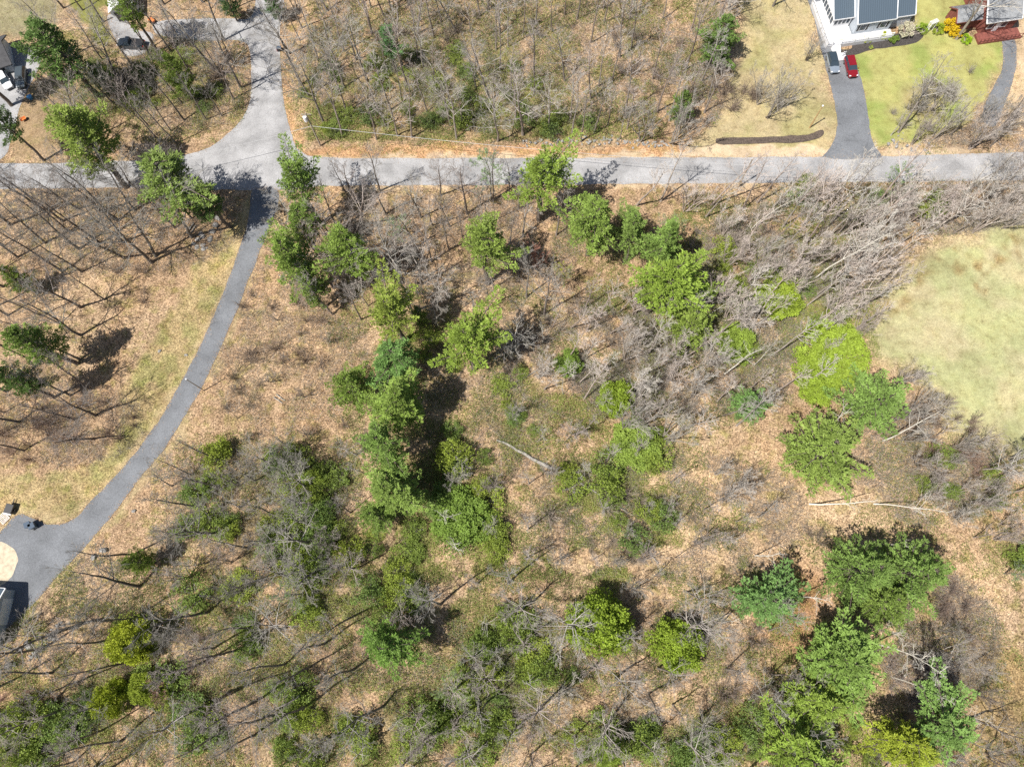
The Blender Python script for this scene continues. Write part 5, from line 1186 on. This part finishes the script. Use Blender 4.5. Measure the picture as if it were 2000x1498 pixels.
def bin_(x, y, ang, label):
    e = empty('wheeled_bin', P(x, y, 0) + np.array([0, 0, .04]), ang); tag(e, label, 'bin', 'wheeled bins by the parking area'); e.scale = (1.25, 1.25, 1.15)
    MB().add([(-.25, -.27, .08), (.25, -.27, .08), (.25, .27, .08), (-.25, .27, .08), (-.36, -.34, 1.05), (.36, -.34, 1.05), (.36, .34, 1.05), (-.36, .34, 1.05)], [(3, 2, 1, 0), (4, 5, 6, 7), (0, 1, 5, 4), (1, 2, 6, 5), (2, 3, 7, 6), (3, 0, 4, 7)]).build('body', 'bin', e, .03)
    MB().box(-.42, .38, -.38, .38, 1.06, 1.12).build('lid', 'bin', e, .02)
    MB().cyl((-.43, -.3, 1.0), .025, .6, 6, 'y').build('handle', 'black', e)
    for s in (-1, 1): MB().cyl((-.28, s * .28, .13), .13, .06 * s, 10, 'y').build('wheel', 'rubber', e)
bin_(63, 1026, .5, 'left of two wheeled bins at the edge of the lower parking area'); bin_(71, 1028, .6, 'right of two wheeled bins at the edge of the lower parking area')
# small trailer-like cart and pallet beside the parking area
e = empty('cart', P(24, 995, 0), heading(24, 1000, 30, 985)); tag(e, 'black cart box behind the pale pallet at the lower left', 'cart')
MB().box(-.7, .8, -.65, .65, .45, .95).build('box', 'black', e, .04); MB().box(-.9, -.72, -.6, .6, .5, .75).build('tailboard', 'white', e)
for s in (-1, 1): MB().cyl((0, s * .72, .28), .28, .14 * s, 12, 'y').build('wheel', 'rubber', e)
MB().box(.8, 1.7, -.05, .05, .42, .50).build('drawbar', 'black', e)
e = empty('wooden_pallet', P(8, 1012, 0), heading(0, 1020, 16, 1004)); tag(e, 'pale slatted wooden pallet at the left edge by the parking area', 'pallet')
q = MB()
for i in range(7): q.box(-.75, .75, -.78 + i * .24, -.78 + i * .24 + .15, .14, .17)
q.build('deck_boards', 'pale_wood', e); q = MB()
for x in (-.7, -.05, .6): q.box(x, x + .1, -.78, .80, .02, .137)
q.build('bearer', 'pale_wood', e)
# yard clutter, top left
e = empty('garden_bin', P(61, 193, 0)); tag(e, 'small blue plastic tub in the yard below the parked cars', 'tub'); MB().cyl((0, 0, 0), .38, .6, 14, r2=.48).build('tub', 'blue', e); MB().cyl((0, 0, .6), .50, .06, 14).build('lid', 'blue', e)
e = empty('wheelbarrow', P(48, 236, 0), .6); tag(e, 'orange wheelbarrow in the yard right of the left-edge pine', 'wheelbarrow')
MB().add([(-.3, -.25, .3), (.35, -.2, .3), (.35, .2, .3), (-.3, .25, .3), (-.5, -.4, .62), (.6, -.34, .62), (.6, .34, .62), (-.5, .4, .62)], [(3, 2, 1, 0), (0, 1, 5, 4), (1, 2, 6, 5), (2, 3, 7, 6), (3, 0, 4, 7)]).build('tray', 'orange', e)
MB().cyl((.7, -.04, .2), .2, .08, 12, 'y').build('wheel', 'rubber', e)
for s in (-1, 1): MB().box(-1.1, -.2, s * .28 - .025, s * .28 + .025, .42, .47).build('handle', 'pole', e)
e = empty('garden_cart', P(299, 44, 0), heading(292, 36, 304, 46)); tag(e, 'orange and grey garden cart beside the upper left road', 'cart')
MB().box(-.7, .6, -.4, .4, .35, .7).build('tray', 'orange', e, .04)
for sx in (-.4, .4):
    for s in (-1, 1): MB().cyl((sx, s * .45, .22), .22, .12 * s, 12, 'y').build('wheel', 'rubber', e)
MB().box(.6, 1.4, -.03, .03, .4, .46).build('handle', 'black', e)
e = empty('roadside_box', P(548, 99, 0), .1); tag(e, 'small dark box with a red side at the edge of the side road', 'box')
MB().box(-.55, .35, -.35, .35, .02, .75).build('body', 'black', e, .03); MB().box(-.62, -.56, -.33, .33, .1, .65).build('side_panel', 'red_lens', e); MB().box(-.58, .38, -.38, .38, .76, .80).build('lid', 'bin', e)
e = empty('marker_post', P(552, 96, 0))
bpy.data.objects.remove(e)

# ------------------------------------------------------------------ houses
def local_frame(name, A, B, zA=0.0):
    a, b = P(*A, zA), P(*B, zA); ang = math.atan2(b[1] - a[1], b[0] - a[0]); return a, b, ang, float(np.hypot(*(b - a)[:2]))
def gable(e, x0, x1, y0, y1, zw, rise, over, mat, trim='white', name='roof', ridge='x'):
    """gable roof on walls x0..x1, y0..y1 with eaves at zw"""
    r = MB(); t = .14
    if ridge == 'x':
        ym = (y0 + y1) / 2; k = rise / (ym - y0)
        for (ya, yb) in ((y0 - over, ym), (y1 + over, ym)):
            za = zw - k * over; r.slab([(x0 - over, ya, za + t), (x1 + over, ya, za + t), (x1 + over, yb, zw + rise + t), (x0 - over, yb, zw + rise + t)], t)
    else:
        xm = (x0 + x1) / 2; k = rise / (xm - x0)
        for (xa, xb) in ((x0 - over, xm), (x1 + over, xm)):
            za = zw - k * over; r.slab([(xa, y0 - over, za + t), (xa, y1 + over, za + t), (xb, y1 + over, zw + rise + t), (xb, y0 - over, zw + rise + t)], t)
    ro = r.build(name, mat, e)
    tr = MB()
    if ridge == 'x':
        for ya in (y0 - over, y1 + over): tr.box(x0 - over, x1 + over, ya - .06 if ya < y1 else ya + .004, ya - .004 if ya < y1 else ya + .06, zw - k * over - .04, zw - k * over + t + .03)
        for xx in (x0 - over, x1 + over):
            s = -1 if xx < x1 else 1
            for (ya, yb) in ((y0 - over, ym), (y1 + over, ym)):
                za = zw - k * over; xa, xb = xx + s * .004, xx + s * .16
                tr.add([(xa, ya, za - .05), (xa, yb, zw + rise - .05), (xa, yb, zw + rise + t + .04), (xa, ya, za + t + .04), (xb, ya, za - .05), (xb, yb, zw + rise - .05), (xb, yb, zw + rise + t + .04), (xb, ya, za + t + .04)],
                       [(0, 1, 2, 3), (7, 6, 5, 4), (0, 4, 5, 1), (3, 2, 6, 7), (0, 3, 7, 4), (1, 5, 6, 2)])
        tr.build('trim', trim, ro)
    w = MB()
    if ridge == 'x':
        w.box(x0, x1, y0, y1, 0, zw); ym = (y0 + y1) / 2
        w.add([(x0, y0, zw), (x0, y1, zw), (x0, ym, zw + rise - .02), (x1, y0, zw), (x1, y1, zw), (x1, ym, zw + rise - .02)], [(0, 1, 2), (5, 4, 3), (0, 2, 5, 3), (1, 4, 5, 2)])
    else:
        w.box(x0, x1, y0, y1, 0, zw); xm = (x0 + x1) / 2
        w.add([(x0, y0, zw), (x1, y0, zw), (xm, y0, zw + rise - .02), (x0, y1, zw), (x1, y1, zw), (xm, y1, zw + rise - .02)], [(2, 1, 0), (3, 4, 5), (0, 3, 5, 2), (1, 2, 5, 4)])
    return ro, w
def window(e, x, z, y, w=1.0, h=1.3, shutters=True):
    """a window on a wall facing -y"""
    f = MB(); t = .07
    f.box(x - w / 2 - t, x + w / 2 + t, y - .05, y - .002, z - h / 2 - t, z - h / 2); f.box(x - w / 2 - t, x + w / 2 + t, y - .05, y - .002, z + h / 2, z + h / 2 + t)
    f.box(x - w / 2 - t, x - w / 2, y - .05, y - .002, z - h / 2, z + h / 2); f.box(x + w / 2, x + w / 2 + t, y - .05, y - .002, z - h / 2, z + h / 2)
    o = f.build('window', 'white', e); MB().box(x - w / 2, x + w / 2, y - .03, y - .003, z - h / 2, z + h / 2).build('pane', 'glass', o)
    if shutters:
        for s in (-1, 1): MB().box(x + s * (w / 2 + .28) - .19, x + s * (w / 2 + .28) + .19, y - .045, y - .003, z - h / 2, z + h / 2).build('shutter', 'black', e)
# white house with metal roofs (front faces the road)
a, b, ang, wid = local_frame('h', (1676, 49), (1751, 38), 3.6)
e = empty('white_house', (a[0], a[1], 0), ang); tag(e, 'white house with dark metal roofs and a wide pale porch', 'house')
base = .9
ro, w = gable(e, .25, wid - .25, .25, 8.2, 3.75, 3.0, .25, 'metal_roof'); w.build('wall', 'siding', e)
ro, w = gable(e, wid + .12, wid + 4.2, 1.2, 8.0, 2.9, 2.6, .2, 'metal_roof', name='wing_roof'); w.build('wing_wall', 'siding', e)
ro, w = gable(e, -3.7, -.12, 2.3, 9.0, 3.3, 2.2, .2, 'metal_roof', name='sunroom_roof'); w.build('sunroom_wall', 'white', e)
MB().box(wid - .6, wid + .2, 4.6, 5.4, 5.0, 7.6).build('chimney', 'brick', e)
dk = MB(); dk.box(-5.4, -.0, -1.6, 2.29, 0, base); dk.box(0.001, wid + .2, -1.6, .24, 0, base - .002); dk.box(-5.4, -3.72, 2.291, 9.0, 0, base - .003); dk.build('porch_floor', 'deck', e)
rl = MB(); n = 0
for (x0, y0, x1, y1) in ((-5.35, -1.5, -5.35, 9.0), (-5.35, -1.55, -4.3, -1.55), (-2.6, -1.55, wid + .1, -1.55)):
    L = math.hypot(x1 - x0, y1 - y0); k = max(1, int(L / 2.2))
    for i in range(k + 1):
        x, y = x0 + (x1 - x0) * i / k, y0 + (y1 - y0) * i / k; rl.box(x - .06, x + .06, y - .06, y + .06, base, base + 1.0)
    m = max(2, int(L / .22))
    for i in range(m): x, y = x0 + (x1 - x0) * (i + .5) / m, y0 + (y1 - y0) * (i + .5) / m; rl.box(x - .02, x + .02, y - .02, y + .02, base + .1, base + .9)
    hx, hy = (.05, 0) if x0 == x1 else (0, .05)
    rl.box(min(x0, x1) - hx, max(x0, x1) + hx, min(y0, y1) - hy, max(y0, y1) + hy, base + .9, base + .96)
rl.build('railing', 'white', e)
for x in (1.6, 5.6): window(e, x, 2.3, .25, 1.15, 1.35)
d = MB().box(3.1, 4.05, .20, .247, base + .02, 3.0).build('door', 'siding', e); MB().cyl((3.95, .13, 1.9), .04, .06, 8, 'y').build('handle', 'alloy', d)
for x in (-3.1, -2.3, -1.5, -.7): window(e, x, 2.3, 2.3, .6, 1.1, False)
sunw = MB()
for i in range(6):
    y0 = 2.7 + i * 1.0; sunw.box(-3.745, -3.702, y0, y0 + .75, 1.6, 2.9)
sunw.build('side_window', 'glass', e)
stp = MB()
for i in range(4): stp.box(-4.25, -2.65, -1.62 - (i + 1) * .32, -1.602 - i * .32, 0, base - .2 - i * .2)
stp.build('steps', 'white', e)
MB().box(-4.6, -1.9, -4.6, -2.92, .05, .09).build('walkway', 'deck', e)
o = empty('yellow_bench', (0, 0, 0)); p_ = P(1643, 87, 0); o.location = (p_[0], p_[1], 0.05); o.rotation_euler = (0, 0, ang); tag(o, 'yellow bench at the foot of the porch steps', 'bench')
MB().box(-.7, .7, -.22, .22, .40, .45).build('seat', 'yellow_paint', o); MB().box(-.7, .7, .22, .26, .45, .9).build('backrest', 'yellow_paint', o)
for sx in (-1, 1):
    for sy in (-1, 1): MB().box(sx * .62 - .03, sx * .62 + .03, sy * .18 - .03, sy * .18 + .03, 0, .40).build('leg', 'black', o)
o = empty('garden_arbor', P(1813, 60, 0), ang + .3); tag(o, 'white garden arbor between the flowering shrub and the yellow shrub', 'arbor')
for sx in (-1, 1):
    q = MB()
    for sy in (-1, 1): q.box(sx * .65 - .05, sx * .65 + .05, sy * .3 - .05, sy * .3 + .05, 0, 2.2)
    for k in range(6): q.box(sx * .65 - .02, sx * .65 + .02, -.3, .3, .3 + k * .32, .34 + k * .32)
    q.build('side_frame', 'white', o)
q = MB()
for k in range(6): q.box(-.85, .85, -.38 + k * .14, -.32 + k * .14, 2.2, 2.3)
q.build('top', 'white', o)
o = empty('sign_post', P(1644, 111, 0), .3); tag(o, 'white post with a small board beside the mulch bed corner', 'post')
MB().box(-.05, .05, -.05, .05, 0, 1.3).build('post', 'white', o); MB().box(.06, .5, -.02, .02, .8, 1.2).build('board', 'white', o)
# planting in front of the house
for x, y, s, key, tint, label in [
 (1687, 81, .85, 'garden', (1.7, 1.5, .35), 'small round yellow-green bush left of the taller one in the mulch bed'), (1697, 82, .55, 'garden', (1.2, 1.1, .6), 'tiny bush between the two yellow-green bushes'),
 (1720, 74, 1.1, 'garden', (1.8, 1.6, .35), 'larger round yellow-green bush in the mulch bed'), (1742, 80, 1.15, 'garden', (.8, .95, .7), 'dark green bush left of the pale flowering shrub'),
 (1798, 62, 1.4, 'garden', (1.1, 1.25, .5), 'green shrub at the right end of the mulch bed'), (1828, 62, 1.5, 'garden', (1.3, 1.3, .5), 'green shrub between the arbor and the yellow shrub'),
 (1851, 60, 1.3, 'forsythia', (1, 1, 1), 'bright yellow flowering shrub beside the red house'), (1866, 72, .8, 'forsythia', (1, 1, 1), 'small yellow shrub at the foot of the thick grey tree'),
 (1673, 84, .5, 'garden', (1.2, .75, .6), 'reddish low plant nearest the steps'), (1700, 95, .5, 'garden', (1.5, 1.4, 1.2), 'small pale plant in the middle of the mulch bed'),
 (1884, 82, 1.2, 'garden', (1.3, 1.6, .3), 'bright green low plant below the yellow shrub'), (1628, 60, .6, 'garden', (.9, 1.1, .6), 'narrow green plant along the porch side')]:
    place(key, 0, P(x, y, 0), s, s, RNG.uniform(0, 6), (0, 0), (.8, .8, .8), tint, label, 'shrub', z=.04)
for i, (x, y, s) in enumerate([(1768, 66, 1.5)]):
    place('twiggy', i, P(x, y, 0), s, s * .9, 0, (0, 0), (1.6, 1.45, 1.4), None, 'pale flowering shrub in front of the white house', 'shrub', name='flowering_shrub')
    place('garden', 1, P(x, y, 0) , s * 1.25, s * 1.25, 0, (0, 0), (1, 1, 1), (2.6, 2.0, 6.0), 'pale blossom crown of the large shrub by the house corner', 'shrub', name='flowering_shrub')
for i in range(5):
    a_ = i * 1.256; p_ = P(1817, 178, 0) + np.array([math.cos(a_), math.sin(a_), 0]) * 1.5
    place('twiggy', i, p_, 1.15, .8, a_, (0, 0), (.55, .48, .42), None, 'dark leafless shrub of the round clump on the lawn', 'shrub', 'shrubs of the round clump on the lawn')
# red house
a, b, ang, wid = local_frame('r', (1928, 50), (1996, 40), 3.0)
e = empty('red_house', (a[0], a[1], 0), ang); tag(e, 'red house with pale grey shingle roofs and a red deck', 'house')
ro, w = gable(e, .3, wid - .3, .5, 9.5, 3.3, 3.0, .3, 'shingle'); w.build('wall', 'red_wood', e)
w2 = gable(e, -4.6, .1, 2.2, 5.6, 2.4, 1.3, .25, 'shingle', 'red_wood', 'wing_roof'); w2[1].build('wing_wall', 'red_wood', e)
MB().box(-.6, wid + 1.0, -1.8, .49, 0, .5).build('deck', 'red_wood', e)
rl = MB()
for i in range(12): rl.box(-.6 + i * (wid + 1.5) / 11 - .05, -.6 + i * (wid + 1.5) / 11 + .05, -1.8, -1.7, .5, 1.4)
rl.box(-.6, wid + 1.0, -1.8, -1.7, 1.4, 1.47); rl.build('railing', 'red_wood', e)
for x in (1.5, 4.2): window(e, x, 2.0, .5, 1.0, 1.2, False)
d = MB().box(2.5, 3.4, .44, .498, .52, 2.5).build('door', 'white', e); MB().cyl((3.25, .38, 1.5), .04, .06, 8, 'y').build('handle', 'alloy', d)
# white house corner at the top left
a, b, ang, wid = local_frame('w', (213, 26), (250, 20), 2.6)
e = empty('white_garage', (a[0], a[1], 0), ang); tag(e, 'white-roofed garage with a dark open door at the top left', 'garage')
ro, w = gable(e, .1, 4.6, .2, 8, 2.7, 1.3, .25, 'white', 'white', ridge='y'); w.build('wall', 'white', e); MB().box(.7, 3.9, .15, .197, 0, 2.3).build('door', 'black', e)
# dark roof at the left edge
a, b, ang, wid = local_frame('d', (14, 100), (8, 68), 2.6)
e = empty('dark_roofed_house', (a[0], a[1], 0), ang - math.pi / 2); tag(e, 'corner of a dark-roofed house above the cars at the left edge', 'house')
ro, w = gable(e, -9, -.5, -2.5, 4.0, 2.3, 1.9, .5, 'dark_shingle', 'dark_shingle'); w.build('wall', 'siding', e); window(e, -2.2, 1.5, -2.5, 1.0, 1.1, False)
# building corner at the lower left
a, b, ang, wid = local_frame('l', (10, 1148), (-60, 1144), 2.9)
e = empty('grey_garage', (a[0], a[1], 0), ang + math.pi); tag(e, 'corner of a building with a white eave at the lower left edge', 'building')
ro, w = gable(e, -9, -.35, -8.5, -.35, 2.9, 2.0, .3, 'metal_roof'); w.build('wall', 'siding', e); MB().box(-.348, -.30, -5.5, -1.6, 0, 2.3).build('door', 'white', e)
